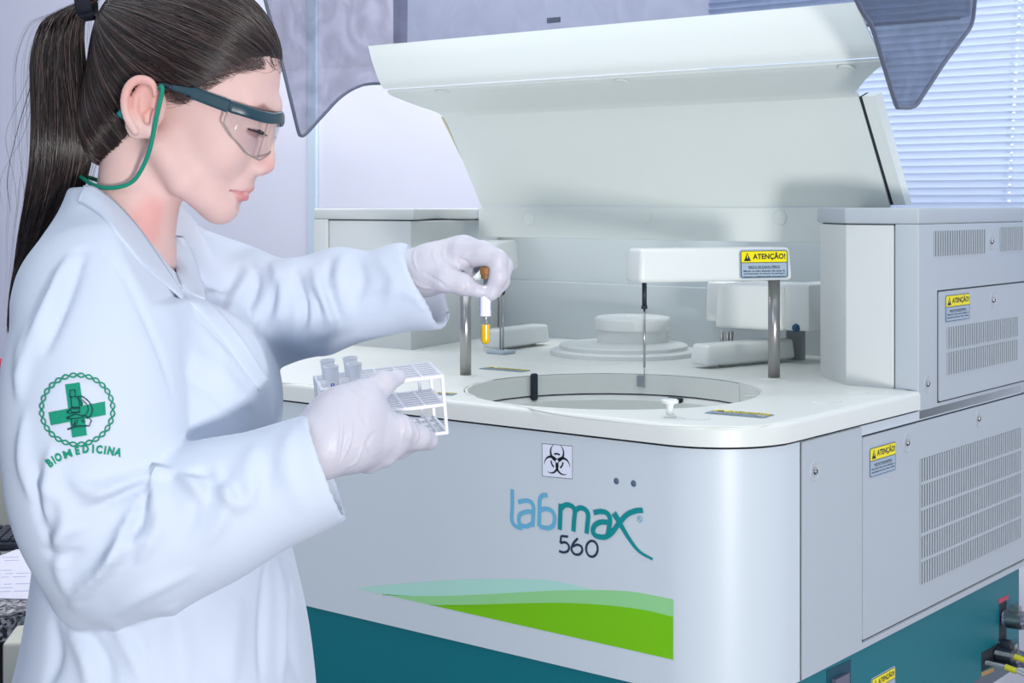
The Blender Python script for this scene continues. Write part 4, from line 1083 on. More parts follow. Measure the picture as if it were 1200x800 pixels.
# more roots along the hairline
M_ = 22; path = np.zeros((len(X), M_, 3)); lift = rng.uniform(.0002, .0018, len(X))
start = np.linalg.norm(X - TIE, axis=1); step = start / M_ * 1.12
wob = rng.normal(0, .10, (len(X), 3)); dirp = None
for i in range(M_):
    g = sgrad(hv, X); dcur = hv(X.astype(f32)); X = X - g * (dcur - lift)[:, None]
    path[:, i] = X
    t = TIE - X; dist = np.linalg.norm(t, axis=1); t = t / (dist[:, None] + 1e-9)
    # comb backwards: at first along the side of the head, then up to the tie
    far = np.clip(dist / .12, 0, 1)[:, None]
    t = t + far * np.array([-.25, 0, .10]) + wob * far * .5; t -= g * (t * g).sum(1)[:, None]; t /= np.linalg.norm(t, axis=1)[:, None] + 1e-9
    X = X + t * np.minimum(step, dist * .5)[:, None]
strands('hair_strands', path, rng.uniform(.00022, .00048, len(path)), [H1, H2, H3], HAIR)
# fine baby hair at the temple and forehead
bl = []
bp0 = []; bdr = []
for _ in range(900):
    x0 = rng.uniform(214, 328); y0 = np.interp(x0, [210, 225, 240, 262, 285, 328], [124, 118, 108, 95, 80, 74]) + rng.uniform(-7, 5)
    s = 66 * math.sqrt(max(0, 1 - ((x0 - 222) / 112) ** 2)) + 10 if x0 < 320 else rng.uniform(-10, 30)
    p0 = hp(600 + (x0 - 600) / 1.035, 240 + (y0 - 240) / 1.035, s)[None]
    bp0.append(p0[0]); bdr.append([-1, rng.uniform(-.1, .1), rng.uniform(-.3, .9)])
p0 = np.array(bp0); dr = np.array(bdr); stp = rng.uniform(.0022, .0034, (len(p0), 1))
for _i in range(3): g = sgrad(head, p0); p0 = p0 - g * (head(p0.astype(f32)) - .0008)[:, None]
bl = [p0]
for i in range(9):
    p = bl[-1] + dr / np.linalg.norm(dr, axis=1)[:, None] * stp; g = sgrad(head, p); p = p - g * (head(p.astype(f32)) - .0012)[:, None]; bl.append(p); dr = dr + rng.normal(0, .12, dr.shape) + np.array([0, 0, .06])
bl = np.stack(bl, 1)
strands('fine_hair', bl, np.full(len(bl), .00014), [H2, H3], HAIR)
# pony tail
pc = np.array([hp(x, y, s) for x, y, s in [(110, 4, 6), (92, 8, 8), (76, 28, 8), (70, 70, 8), (74, 120, 10), (76, 170, 10), (66, 220, 4), (46, 270, -4), (28, 315, -10), (14, 352, -12), (8, 392, -12)]])
ph = np.array([9, 17, 24, 31, 34, 36, 33, 24, 14, 7, 3]) * UPX
tt = np.linspace(0, 1, len(pc)); ts = np.linspace(0, 1, 26)
sp_ = np.array(spline([tuple(p) for p in pc], 12)); cs = np.stack([np.interp(ts, np.linspace(0, 1, len(sp_)), sp_[:, i]) for i in range(3)], 1); hs_ = np.interp(ts, tt, ph)
def pony(n, spread, ln=(.8, 1.0)):
    out = np.zeros((n, 26, 3))
    for i in range(n):
        a = rng.uniform(0, 2 * math.pi); r = math.sqrt(rng.uniform(0, 1)) * spread
        L = rng.uniform(*ln); t2 = np.linspace(0, L, 26); c = np.stack([np.interp(t2, ts, cs[:, j]) for j in range(3)], 1); hw = np.interp(t2, ts, hs_)
        ph1, ph2 = rng.uniform(0, 6.28, 2); a2 = a + .35 * np.sin(t2 * 3 + ph1)
        c[:, 0] += np.cos(a2) * r * hw + .0012 * np.sin(t2 * 9 + ph2); c[:, 1] += np.sin(a2) * r * hw * .75
        c[:, 2] += np.cos(a2) * r * hw * .8 * np.clip(1 - t2 * 5, 0, 1)
        out[i] = c
    return out
PT = strands('ponytail', pony(3600, 1.0), rng.uniform(.0003, .0006, 3600), [H1, H2, H3], None)
strands('loose_hair', pony(80, 1.7, (.6, 1.0)), np.full(80, .0001), [H1, H2], PT)
fly = []
for x0, x1, x2 in ((52, 22, 12), (60, 30, 4), (48, 10, 20), (56, 26, 30)):
    fly.append([hp(*[float(v) for v in p], 10) for p in spline([(x0, 60), ((x0 + x1) / 2 - 2, 115), (x1, 160), (x2, 210), (x2 + 4, 250)], 4)][:17])
strands('flyaway_hair', np.array(fly), np.array([.0005, .0002, .0002, .0002]), [H1, H2], PT)
bm = B()
for i in range(5):
    c = Vector(hp(108 - i * 2.6, 4 + i * .4, 6)); n = 20; ax = Vector((-.95, 0, -.12)).normalized(); x = ax.orthogonal().normalized(); y = ax.cross(x)
    tube(bm, [c + (x * math.cos(a) + y * math.sin(a)) * .0145 for a in [2 * math.pi * j / n for j in range(n + 1)]], .0034, 8)
fixn(bm); me = bpy.data.meshes.new('hair_tie'); bm.to_mesh(me); bm.free(); me.polygons.foreach_set('use_smooth', [True] * len(me.polygons)); plink('hair_tie', me, mat('tie_navy', srgb(14, 18, 34), .8), HAIR, label='dark navy hair tie')
# eyelashes and iris of both eyes
LASH = mat('lash_dark', srgb(30, 24, 26), .6)
bm = B()
for s in (1, -1):
    tube(bm, [Vector(hp(*p)) for p in spline([(303, 156, 16 * s), (312.5, 158.5, 30 * s), (299, 153.5, 46 * s)], 6)], .0009, 6)
    for i in range(12):
        t = i / 11; a = np.array((305 + 8 * math.sin(t * 3.1), 157.5 - t * 4, (18 + 27 * t) * s)); b = a + np.array((6, 5, (t - .5) * 8 * s))
        tube(bm, [Vector(hp(*a)), Vector(hp(*((a + b) / 2 + np.array((.5, 1, 0))))), Vector(hp(*b))], [.0004, .0003, .0001], 4)
for s in (1, -1):
    b3 = B(); bmesh.ops.create_uvsphere(b3, u_segments=16, v_segments=10, radius=1, matrix=Matrix.Translation(Vector(hp(306.3, 154.6, 30 * s))) @ Matrix.Diagonal((4.6 * k, 6 * k, 3.0 * k, 1)))
    m3_ = bpy.data.meshes.new('iris'); b3.to_mesh(m3_); b3.free(); plink('iris', m3_, mat('iris_dark', srgb(52, 38, 36), .2), BODY, label='dark brown iris under the lowered lid')
fixn(bm); me = bpy.data.meshes.new('eyelashes'); bm.to_mesh(me); bm.free(); plink('eyelashes', me, LASH, BODY, kind='stuff')
print('hair', time.time() - T0)
# ---------------------------------------------------------------- lab coat
tl = [(226, 146, .046, .056), (248, 144, .050, .075), (268, 142, .056, .105), (300, 138, .068, .148), (335, 138, .078, .170), (370, 148, .086, .182), (410, 164, .094, .186), (450, 178, .104, .186),
      (500, 184, .108, .182), (560, 190, .108, .176), (620, 194, .113, .178), (680, 198, .122, .186), (740, 200, .132, .196), (800, 196, .142, .205), (1000, 190, .160, .225), (1300, 185, .18, .25), (1420, 185, .185, .255)]
TY = 1.505
tz = np.array([H + (YH - t[0]) / F * TY for t in tl])[::-1]; tx = np.array([(t[1] - 600) / F * TY for t in tl])[::-1]
tax = np.array([t[2] for t in tl])[::-1]; tay = np.array([t[3] for t in tl])[::-1]
zs = np.linspace(tz[0], tz[-1], 300)
sm = lambda a: np.convolve(np.pad(np.interp(zs, tz, a), 6, mode='edge'), np.ones(13) / 13, 'valid')
sx_, sax, say = sm(tx), sm(tax), sm(tay)
def torso(P):
    z = P[:, 2]; cx = np.interp(z, zs, sx_); a = np.interp(z, zs, sax); b = np.interp(z, zs, say)
    x = (P[:, 0] - cx) / a; y = (P[:, 1] - TY) / b; p = 2.3
    r = (np.abs(x) ** p + np.abs(y) ** p) ** (1 / p)
    g = np.sqrt((x / a) ** 2 + (y / b) ** 2) / (np.sqrt(x * x + y * y) + 1e-6)
    d = (r - 1) / (g + 1e-6) * .85
    return np.maximum(np.maximum(d, z - zs[-1]), zs[0] - z).astype(f32)
c1 = lambda pts, k=.03: chain([(nq(x, y, Y), R_(r, Y)) for x, y, Y, r in pts], k)
bust = ell(nq(250, 452, 1.455), (.050, .065, .070)); bust2 = ell(nq(264, 452, 1.56), (.050, .065, .070))
trap = U_(cap_(nq(136, 268, 1.50), nq(120, 335, 1.40), .034, .056), cap_(nq(150, 268, 1.52), nq(200, 330, 1.62), .040, .06), k=.03)
arm1 = c1([(122, 352, 1.385, 72), (109, 430, 1.345, 88), (109, 500, 1.33, 91), (112, 565, 1.325, 84), (120, 610, 1.322, 78), (126, 648, 1.32, 72)], .04)
fore1 = U_(c1([(128, 648, 1.32, 73), (176, 628, 1.318, 79), (250, 598, 1.32, 76)], .04), capcone(nq(245, 600, 1.32), nq(383, 547, 1.33), R_(78, 1.32), R_(66, 1.33)), k=.02)
elb = U_(cap_(nq(100, 700, 1.325), nq(128, 680, 1.325), R_(34, 1.32), R_(42, 1.32)), k=.02)
arm2 = c1([(200, 345, 1.63, 62), (262, 352, 1.645, 60), (325, 366, 1.635, 58)], .04)
fore2 = U_(c1([(325, 366, 1.635, 58), (372, 358, 1.615, 52)], .03), capcone(nq(365, 358, 1.615), nq(505, 334, 1.575), R_(55, 1.61), R_(47, 1.575)), k=.02)
coat0 = U_(torso, trap, bust, bust2, k=.045)
def kU(f, g_, k_hi, k_lo, y0, y1):
    z0, z1 = H + (YH - y1) / F * 1.4, H + (YH - y0) / F * 1.4
    def h(P):
        kk = k_lo + (k_hi - k_lo) * np.clip((P[:, 2] - z0) / (z1 - z0), 0, 1); a, b = f(P), g_(P); hh = np.maximum(kk - np.abs(a - b), 0) / kk
        return np.minimum(a, b) - hh * hh * kk * .25
    return h
coat0 = kU(coat0, arm1, .040, .004, 350, 430); coat0 = U_(coat0, arm2, k=.03)
coat0 = U_(coat0, U_(fore1, elb, k=.03), k=.006)
coat0 = U_(coat0, fore2, k=.012)
# hanging folds of the far sleeve
for pts in ([(262, 330, 1.60, 20), (270, 380, 1.59, 26), (288, 402, 1.60, 20)], [(338, 330, 1.585, 24), (362, 380, 1.58, 22), (378, 396, 1.585, 16)], [(300, 320, 1.60, 22), (318, 360, 1.59, 22), (322, 385, 1.60, 20)],
            [(398, 322, 1.60, 30), (382, 350, 1.575, 24), (380, 372, 1.575, 22)]):
    coat0 = U_(coat0, c1(pts, .01), k=.022)
coat0 = U_(coat0, c1([(470, 318, 1.59, 30), (505, 345, 1.57, 34), (512, 356, 1.57, 22)], .01), k=.02)
cuffcut2 = lambda P: -(((P - np.array(nq(505, 334, 1.575), f32)) @ (lambda d: (d / np.linalg.norm(d)).astype(f32))(nq(540, 322, 1.545) - nq(480, 350, 1.585))))
# cuff plane of the far sleeve: passes through (480,292) and (530,383) as seen in the photo
pA, pB = nq(476, 292, 1.58), nq(532, 380, 1.575)
ev_ = pB - pA; nrm2 = np.cross(ev_, np.array([.25, 1, 0.])); nrm2 /= np.linalg.norm(nrm2)
if nrm2[0] < 0: nrm2 = -nrm2
halfp = lambda P: ((P - pA.astype(f32)) @ nrm2.astype(f32))
def lowarm_mask(P): return P[:, 0] - (-.125)
coat0_ = coat0
coat1 = lambda P: (lambda d, hpv: np.where(P[:, 0] > -.17, np.maximum(d, hpv), d))(coat0_(P), halfp(P))
cin2 = capcone(nq(420, 350, 1.60), nq(560, 325, 1.555), R_(34, 1.6), R_(40, 1.56))
cin2b = c1([(470, 320, 1.59, 20), (512, 346, 1.568, 24), (545, 368, 1.55, 28)], .01)
coat1 = SUB(coat1, U_(cin2, cin2b, k=.01), k=.002)
cin1 = capcone(nq(325, 569, 1.326), nq(420, 533, 1.332), R_(50, 1.33), R_(60, 1.33))
coat1 = SUB(coat1, cin1, k=.002)
# neck opening
nk = U_(chain([(nq(138, 190, 1.515), .047), (nq(158, 250, 1.515), .047), (nq(176, 300, 1.515), .040), (nq(194, 328, 1.515), .02)], .004), k=.001)
coat1 = SUB(coat1, nk, k=.004)
def prism_px(pts, Yr, y0, y1):
    pts = np.array(pts, float)
    def g(P):
        x = 600 + P[:, 0] * F / Yr; y = YH - (P[:, 2] - H) * F / Yr; best = np.full(len(P), 1e9); ins = np.zeros(len(P), bool); n = len(pts)
        for i in range(n):
            a, b = pts[i], pts[(i + 1) % n]; d = b - a; t = np.clip(((x - a[0]) * d[0] + (y - a[1]) * d[1]) / (d @ d), 0, 1)
            best = np.minimum(best, np.hypot(x - a[0] - t * d[0], y - a[1] - t * d[1])); c = (a[1] > y) != (b[1] > y)
            with np.errstate(divide='ignore', invalid='ignore'): xi = a[0] + (y - a[1]) * d[0] / (d[1] if d[1] else 1e-9)
            ins ^= c & (x < xi)
        d2 = np.where(ins, -best, best) * Yr / F
        return np.maximum(d2, np.maximum(y0 - P[:, 1], P[:, 1] - y1)).astype(f32)
    return g
vcut = prism_px([(90, 214), (112, 221), (136, 238), (160, 264), (180, 292), (200, 322), (216, 346), (236, 350), (262, 300), (262, 170), (90, 170)], 1.46, 1.2, 1.572)
coat1 = SUB(coat1, vcut, k=.004)
Vc, Fc_ = mesh_sdf(coat1, (-.60, 1.20, H - .87), (-.05, 1.82, H + .06), .0032, 2)
print('coat', len(Vc), time.time() - T0)
Nc = vnormals(Vc, Fc_)
if (Nc * sgrad(coat1, Vc[:])).sum() < 0: Fc_ = Fc_[:, ::-1]; Nc = -Nc
# cloth folds
near = [
 ([(96, 592), (130, 576), (165, 560), (196, 556)], 7, 5, 0), ([(88, 600), (120, 590), (160, 572), (180, 566)], 5, -4, 0),
 ([(205, 552), (180, 562), (176, 590), (160, 615)], 9, 6, 0), ([(172, 562), (174, 580), (166, 604), (152, 632), (142, 655)], 4.5, -9, 0),
 ([(160, 590), (150, 620), (130, 660), (96, 700)], 9, 5, 0), ([(190, 570), (186, 610), (170, 640), (160, 660)], 10, 4, 0),
 ([(206, 557), (228, 570), (240, 590)], 8, 5, 0), ([(250, 575), (262, 560), (258, 540)], 7, -3, 0), ([(255, 540), (262, 575), (282, 592), (296, 570)], 7, 4, 0),
 ([(214, 560), (236, 552), (246, 560), (240, 600)], 5, -3, 0),
 ([(84, 715), (96, 690), (140, 650), (175, 620)], 8, 4, 0), ([(60, 640), (80, 620), (100, 616)], 8, 4, 0), ([(50, 645), (75, 650), (100, 645)], 6, -3, 0),
 ([(84, 296), (60, 350), (30, 410), (22, 470)], 9, 5, 0), ([(100, 292), (76, 350), (50, 420)], 7, -4, 0), ([(62, 330), (40, 380), (20, 440)], 6, -3, 0),
 ([(60, 520), (58, 570), (52, 620)], 8, 4, 0), ([(44, 540), (46, 590), (60, 640)], 6, -3, 0), ([(30, 480), (28, 540), (40, 590)], 7, 3, 0),
 ([(80, 560), (110, 575), (150, 560)], 8, 4, 0), ([(300, 520), (290, 560), (310, 600)], 12, 2.5, 0), ([(345, 500), (335, 540), (352, 600)], 12, 2, 0),
 ([(240, 640), (262, 600), (270, 560)], 10, 2.5, 0), ([(110, 735), (160, 700), (230, 668)], 8, 2, 0),
 ([(40, 560), (75, 590), (70, 660), (80, 700)], 8, 3, 0), ([(182, 600), (165, 640), (128, 672), (86, 704)], 4.5, -3, 0), ([(205, 640), (225, 610), (236, 575)], 7, -2, 0), ([(300, 600), (312, 570), (318, 530)], 8, -1.5, 0),
]
near = [(p_, w__ * .95, a_ * 2.2, s_) for p_, w__, a_, s_ in near]
Vc = folds(Vc, Nc, near, (1.15, 1.42))
mid_ = [
 ([(182, 425), (215, 440), (262, 475), (290, 512)], 2.2, -1.8, 0),                                        # bust seam
 ([(163, 710), (168, 760), (172, 810)], 2.0, -2.2, 0),                                                    # princess seam
 ([(128, 725), (150, 760), (168, 800)], 8, 4, 0), ([(80, 735), (100, 770), (104, 810)], 9, 5, 0), ([(62, 720), (66, 770), (52, 810)], 8, -4, 0), ([(100, 735), (124, 775), (130, 812)], 7, -4, 0),
 ([(312, 660), (308, 730), (306, 800)], 5, -4, 0), ([(325, 655), (332, 720), (330, 800)], 6, 4, 0), ([(345, 660), (340, 740), (352, 800)], 6, -4, 0),
 ([(130, 262), (165, 305), (215, 345), (250, 385)], 7, 3, 0), ([(225, 350), (250, 400), (290, 450)], 7, 3, 0), ([(215, 345), (240, 380), (270, 415)], 5, -3, 0),
 ([(190, 360), (230, 420), (280, 460)], 14, 3, 0), ([(130, 300), (126, 335)], 2.2, 1.4, 0), ([(84, 300), (100, 292), (128, 305)], 2.2, -2.2, 0), ([(128, 305), (150, 330), (190, 420), (203, 470)], 3, -2.5, 0),
 ([(252, 400), (262, 440), (300, 480)], 10, 3, 0), ([(280, 700), (270, 760), (272, 800)], 14, 3, 0), ([(200, 700), (210, 760), (214, 810)], 16, 3, 0),
]
mid = [(p_, w__, a_ * 1.5, s_) for p_, w__, a_, s_ in mid_]
Vc = folds(Vc, vnormals(Vc, Fc_), mid, (1.28, 1.50))
far_ = [
 ([(292, 302), (300, 330), (292, 360), (300, 380)], 5, -6, 0), ([(345, 312), (352, 340), (356, 370), (350, 400)], 4.5, -9, 0), ([(318, 306), (330, 340), (325, 380)], 7, 5, 0),
 ([(360, 335), (372, 360), (378, 392)], 4, -9, 0), ([(366, 312), (376, 345), (392, 385)], 6, 6, 0), ([(388, 300), (384, 330), (392, 360), (400, 385)], 5, -6, 0), ([(404, 296), (396, 330), (408, 372)], 8, 5, 0),
 ([(418, 300), (425, 330), (412, 360)], 6, -3, 0), ([(300, 310), (275, 350), (252, 400)], 6, 5, 0), ([(285, 305), (262, 350), (245, 385)], 5, -4, 0), ([(440, 300), (462, 330), (450, 365)], 8, 2.5, 0),
 ([(330, 320), (312, 372), (296, 400)], 5, -5, 0), ([(476, 330), (490, 352), (512, 378)], 3, 1.5, 0), ([(440, 345), (470, 340), (490, 352)], 6, 2.5, 0),
]
Vc = folds(Vc, vnormals(Vc, Fc_), [(p_, w__, a_ * 1.4, s_) for p_, w__, a_, s_ in far_], (1.50, 1.80))
CLOTH = mat('coat_cloth', srgb(200, 209, 224), .85, bump=.22, bscale=1400)
CLOTH.node_tree.nodes['Principled BSDF'].inputs['Sheen Weight'].default_value = .15
Vc = relax(Vc, Fc_, 3, .6)
VcW = Vc.copy()
COAT = plink('lab_coat', np_mesh('lab_coat', Vc, Fc_), CLOTH)
from mathutils.bvhtree import BVHTree
bvh = BVHTree.FromPolygons([tuple(v) for v in VcW], [tuple(int(i) for i in f) for f in Fc_])
ORG = Vector((0, 0, H))
def hit(px, py, off=.0006):
    d = (Q(px, py, 1) - ORG).normalized(); p, n, i, dist = bvh.ray_cast(ORG, d)
    if p is None: return None
    if n.dot(d) > 0: n = -n
    return p + n * off
def to_me(bm, name, m, par, smooth=True, **k):
    fixn(bm) if k.pop('fix', True) else None
    me = bpy.data.meshes.new(name); bm.to_mesh(me); bm.free()
    if smooth: me.polygons.foreach_set('use_smooth', [True] * len(me.polygons))
    return plink(name, me, m, par, **k)
def on_cloth(top, bot, name, n=34, m=9, off=.0035, bulge=.003, Y0=1.46, th=.002, slide=0):
    a = np.array(spline(top, 10)); b = np.array(spline(bot, 10)); ta = np.linspace(0, 1, len(a)); tb = np.linspace(0, 1, len(b)); G = np.zeros((n, m, 3)); D = np.full((n, m), np.nan); PX = np.zeros((n, m, 2))
    for i, t in enumerate(np.linspace(0, 1, n)):
        p = np.array([np.interp(t, ta, a[:, c]) for c in (0, 1)]); q = np.array([np.interp(t, tb, b[:, c]) for c in (0, 1)])
        for j, s in enumerate(np.linspace(0, 1, m)):
            x, y = p + (q - p) * s; PX[i, j] = (x, y); h_ = hit(x, y, 0)
            if h_ is not None: D[i, j] = h_.y
    for _ in range(60):                       # fill gaps from neighbours, then smooth
        if not np.isnan(D).any(): break
        E = D.copy()
        for i in range(n):
            for j in range(m):
                if np.isnan(D[i, j]):
                    nb = [D[a_, b_] for a_, b_ in ((i - 1, j), (i + 1, j), (i, j - 1), (i, j + 1)) if 0 <= a_ < n and 0 <= b_ < m and not np.isnan(D[a_, b_])]
                    if nb: E[i, j] = np.mean(nb)
        D = E
    D = np.clip(D, np.median(D) - .09, np.median(D) + .06)
    D0 = D.copy()
    for _ in range(10):
        Pd = np.pad(D, 1, mode='edge'); D = np.minimum((Pd[:-2, 1:-1] + Pd[2:, 1:-1] + Pd[1:-1, :-2] + Pd[1:-1, 2:]) / 4, D0 + .001)
    bm = B(); vs = []
    for i in range(n):
        r = []
        for j in range(m):
            s = j / (m - 1); Y = D[i, j] - off - bulge * math.sin(math.pi * s * .9); r.append(bm.verts.new(nq(*PX[i, j], Y)))
        vs.append(r)
    quad_faces(bm, vs, False); fixn(bm); bmesh.ops.solidify(bm, geom=bm.faces[:], thickness=th)
    return to_me(bm, name, CLOTH, COAT)
on_cloth([(98, 217), (112, 219), (136, 236), (160, 262), (180, 290), (200, 320), (216, 346)], [(90, 236), (100, 240), (122, 256), (146, 284), (166, 308), (190, 330), (214, 350)], 'collar')
on_cloth([(206, 277), (203, 296), (206, 318), (216, 344)], [(214, 279), (226, 300), (234, 326), (240, 352)], 'collar', m=7)
on_cloth([(206, 336), (226, 358), (262, 400), (304, 458)], [(222, 338), (250, 357), (284, 396), (316, 446)], 'lapel', m=7, off=.0015, bulge=.002, th=.0016)
# embroidery on the near sleeve, laid on the cloth
GRN = mat('embroidery_green', srgb(0, 140, 110), .75, bump=.4, bscale=1500); GRD = mat('embroidery_dark', srgb(0, 74, 74), .75)
def emb_line(bm, pts, w, mi=0, off=.0007):
    P3 = [hit(x, y, off) for x, y in pts]
    if any(p is None for p in P3): return
    tube(bm, P3, w * 1.33 / F, 6, mi)
cr = lambda x, y: (40 + x * .16248, 430 + y * .1625)
bm = B(); cx, cy, rx, ry = 40 + 312 * .1625, 430 + 308 * .1625, 41.5, 40.5
for ph in (0, math.pi):
    pts = []
    for i in range(290):
        t = 2 * math.pi * i / 288; r = 1 + .058 * math.sin(14 * t + ph); pts.append((cx + rx * r * math.cos(t), cy + ry * r * math.sin(t)))
    emb_line(bm, pts, .85)
to_me(bm, 'embroidered_ring', GRN, COAT, label='green embroidered ring')
bm = B()
def emb_patch(bm, quad, mi=0, n=9, off=.0009):
    g = []
    for i in range(n):
        r = []
        for j in range(n):
            s, t = i / (n - 1), j / (n - 1)
            x = (1 - s) * (1 - t) * quad[0][0] + s * (1 - t) * quad[1][0] + s * t * quad[2][0] + (1 - s) * t * quad[3][0]
            y = (1 - s) * (1 - t) * quad[0][1] + s * (1 - t) * quad[1][1] + s * t * quad[2][1] + (1 - s) * t * quad[3][1]
            r.append(hit(x, y, off))
        g.append(r)
    if any(p is None for r in g for p in r): return
    vs = [[bm.verts.new(p) for p in r] for r in g]; quad_faces(bm, vs, False, mi)
emb_patch(bm, [cr(226, 128), cr(330, 112), cr(382, 490), cr(276, 508)]); emb_patch(bm, [cr(108, 328), cr(510, 250), cr(516, 345), cr(124, 420)], off=.0010)
to_me(bm, 'embroidered_cross', GRN, COAT, label='green embroidered cross')
bm = B()
for pts, w_ in (([(262, 215), (262, 168), (296, 165), (300, 215), (262, 218)], .7), ([(268, 220), (272, 290), (330, 290), (325, 225)], .7), ([(300, 215), (330, 215), (350, 215), (395, 250), (420, 300), (410, 350), (380, 372)], .8),
                ([(352, 240), (385, 275), (392, 310), (375, 345), (340, 350)], .6), ([(238, 330), (270, 300), (330, 300), (330, 325), (270, 330)], 1.1), ([(240, 325), (262, 305), (275, 325), (258, 340), (240, 325)], .6),
                ([(238, 365), (300, 340), (370, 355), (392, 362)], .8), ([(238, 372), (300, 372), (360, 362)], .7), ([(272, 372), (276, 420), (400, 425), (414, 385), (390, 362)], .7),
                ([(290, 415), (300, 385), (318, 385), (310, 405), (290, 415)], .6), ([(345, 385), (362, 378), (370, 390), (355, 400), (345, 385)], .6), ([(245, 450), (300, 430), (380, 424)], .9), ([(318, 225), (330, 240), (350, 262), (340, 280)], 1.1)):
    emb_line(bm, [cr(x, y) for x, y in spline(pts, 3)] if len(pts) > 5 else [cr(x, y) for x, y in pts], w_ * .9, 0, .0014)
to_me(bm, 'embroidered_microscope', GRD, COAT, label='dark green embroidered microscope')
bm = B()
LET = [('B', 112, 690, -34), ('I', 140, 669, -30), ('O', 174, 649, -24), ('M', 243, 624, -19), ('E', 313, 600, -10), ('D', 373, 588, -3), ('I', 426, 588, 2), ('C', 470, 592, 6), ('I', 512, 597, 9), ('N', 554, 603, 13), ('A', 606, 612, 17)]
hgt = {'M': 1, 'W': 1}
for ch, x, y, an in LET:
    v, fcs = text_tris(ch, .055 if ch != 'M' else .03)
    ax = min(p[0] for p in v); bx = max(p[0] for p in v); hy = 56; wx = (bx - ax) / .72 * hy * .80 if ch != 'M' else 62
    ca_, sa_ = math.cos(math.radians(an)), math.sin(math.radians(an)); vs = []; bad = False
    for p in v:
        lx = ((p[0] - ax) / (bx - ax) - .5) * wx; ly = -(p[1] / .72 - .5) * hy
        h_ = hit(*cr(x + lx * ca_ - ly * sa_, y + lx * sa_ + ly * ca_), .0010)
        if h_ is None: bad = True; break
        vs.append(bm.verts.new(h_))
    if bad: continue
    for q in fcs:
        try: bm.faces.new([vs[i] for i in q])
        except ValueError: pass
to_me(bm, 'embroidered_lettering', GRN, COAT, smooth=False, label='green embroidered word BIOMEDICINA')
# trousers and shoes (below the frame)
tr = U_(*[cap_(zk(.80, -.34, 1.5 + s), zk(.12, -.35, 1.5 + s), .088, .06) for s in (-.085, .085)], k=.02)
Vt, Ft = mesh_sdf(tr, (-.5, 1.3, .02), (-.2, 1.72, .92), .010, 1); plink('trousers', np_mesh('trousers', Vt, Ft), mat('trouser_white', srgb(220, 224, 232), .8))
for s in (-.085, .085):
    sh = INT(U_(cap_(zk(.06, -.37, 1.5 + s), zk(.045, -.22, 1.5 + s), .046, .038), k=.01), lambda P: -P[:, 2] + .0, k=.004)
    Vs, Fs = mesh_sdf(sh, (-.46, 1.42 + s, -.02), (-.15, 1.58 + s, .13), .007, 1); plink('shoe', np_mesh('shoe', Vs, Fs), mat('shoe_white', srgb(230, 230, 232), .5))

# ---------------------------------------------------------------- gloved hands
GLOVE = mat('glove_latex', srgb(200, 198, 208), .45, bump=.5, bscale=160, sss=.12)
def hand(pp):
    return [chain([(nq(x, y, Y), R_(r, Y)) for x, y, Y, r in c], .006) for c in pp]
near_h = hand([[(340, 546, 1.332, 29), (372, 525, 1.336, 31), (392, 512, 1.342, 34)],
               [(388, 496, 1.345, 30), (415, 492, 1.35, 29), (440, 494, 1.362, 19)],
               [(388, 520, 1.342, 33), (415, 520, 1.35, 29), (440, 516, 1.36, 20)],
               [(405, 478, 1.35, 24), (426, 474, 1.355, 22)]])
nf_ = hand([[(438, 496, 1.36, 19), (468, 503, 1.37, 16.5), (490, 512, 1.388, 13.5), (502, 516, 1.405, 11.5)],
            [(434, 516, 1.355, 17), (462, 519, 1.372, 14.5), (484, 514, 1.40, 12), (490, 508, 1.425, 10)],
            [(424, 530, 1.352, 17), (450, 532, 1.372, 13.5), (470, 524, 1.402, 11.5), (474, 516, 1.425, 9.5)],
            [(410, 536, 1.35, 16), (432, 541, 1.37, 12), (446, 536, 1.395, 10), (450, 526, 1.415, 9)],
            [(398, 484, 1.35, 24), (425, 464, 1.358, 17), (448, 450, 1.372, 14), (466, 442, 1.386, 9.5)]])
hn = U_(*near_h, k=.022)
for f_ in nf_: hn = U_(hn, f_, k=.007)
hn = SUB(hn, cap_(nq(320, 556, 1.33), nq(335, 548, 1.332), .03, .028), k=.002)
far_h = hand([[(440, 328, 1.60, 25), (478, 321, 1.585, 26), (505, 313, 1.58, 25), (535, 304, 1.585, 23)], [(505, 318, 1.585, 22), (545, 300, 1.60, 20)]])
ff_ = hand([[(540, 298, 1.572, 18), (566, 297, 1.562, 14), (583, 305, 1.555, 11.5), (584, 325, 1.552, 10), (576, 345, 1.552, 7.5)],
            [(545, 294, 1.590, 17), (572, 298, 1.582, 13), (589, 312, 1.575, 11), (587, 330, 1.57, 9), (580, 342, 1.566, 7.5)],
            [(545, 294, 1.608, 16), (574, 299, 1.605, 12), (590, 312, 1.60, 10.5), (584, 330, 1.592, 9), (574, 340, 1.585, 7.5)],
            [(540, 298, 1.625, 14), (566, 304, 1.625, 10.5), (580, 316, 1.62, 9), (574, 330, 1.61, 8)],
            [(497, 330, 1.57, 15), (522, 327, 1.555, 14.5), (543, 333, 1.55, 12), (558, 340, 1.552, 8.5)]])
hf = U_(*far_h, k=.022)
for i, f_ in enumerate(ff_): hf = U_(hf, f_, k=.006 if i < 4 else .012)
def glove(name, f_, lo, hi, strokes, yr, **k):
    V, Fq = mesh_sdf(f_, lo, hi, .0016, 2); N = vnormals(V, Fq)
    if (N * sgrad(f_, V)).sum() < 0: Fq = Fq[:, ::-1]; N = -N
    V = folds(V, N, [(p_, w__ * 1.05, a_ * 1.7, s_) for p_, w__, a_, s_ in strokes], yr); return plink(name, np_mesh(name, V, Fq), GLOVE, None, **k)
a, b = nq(330, 570, 1.27), nq(530, 425, 1.45)
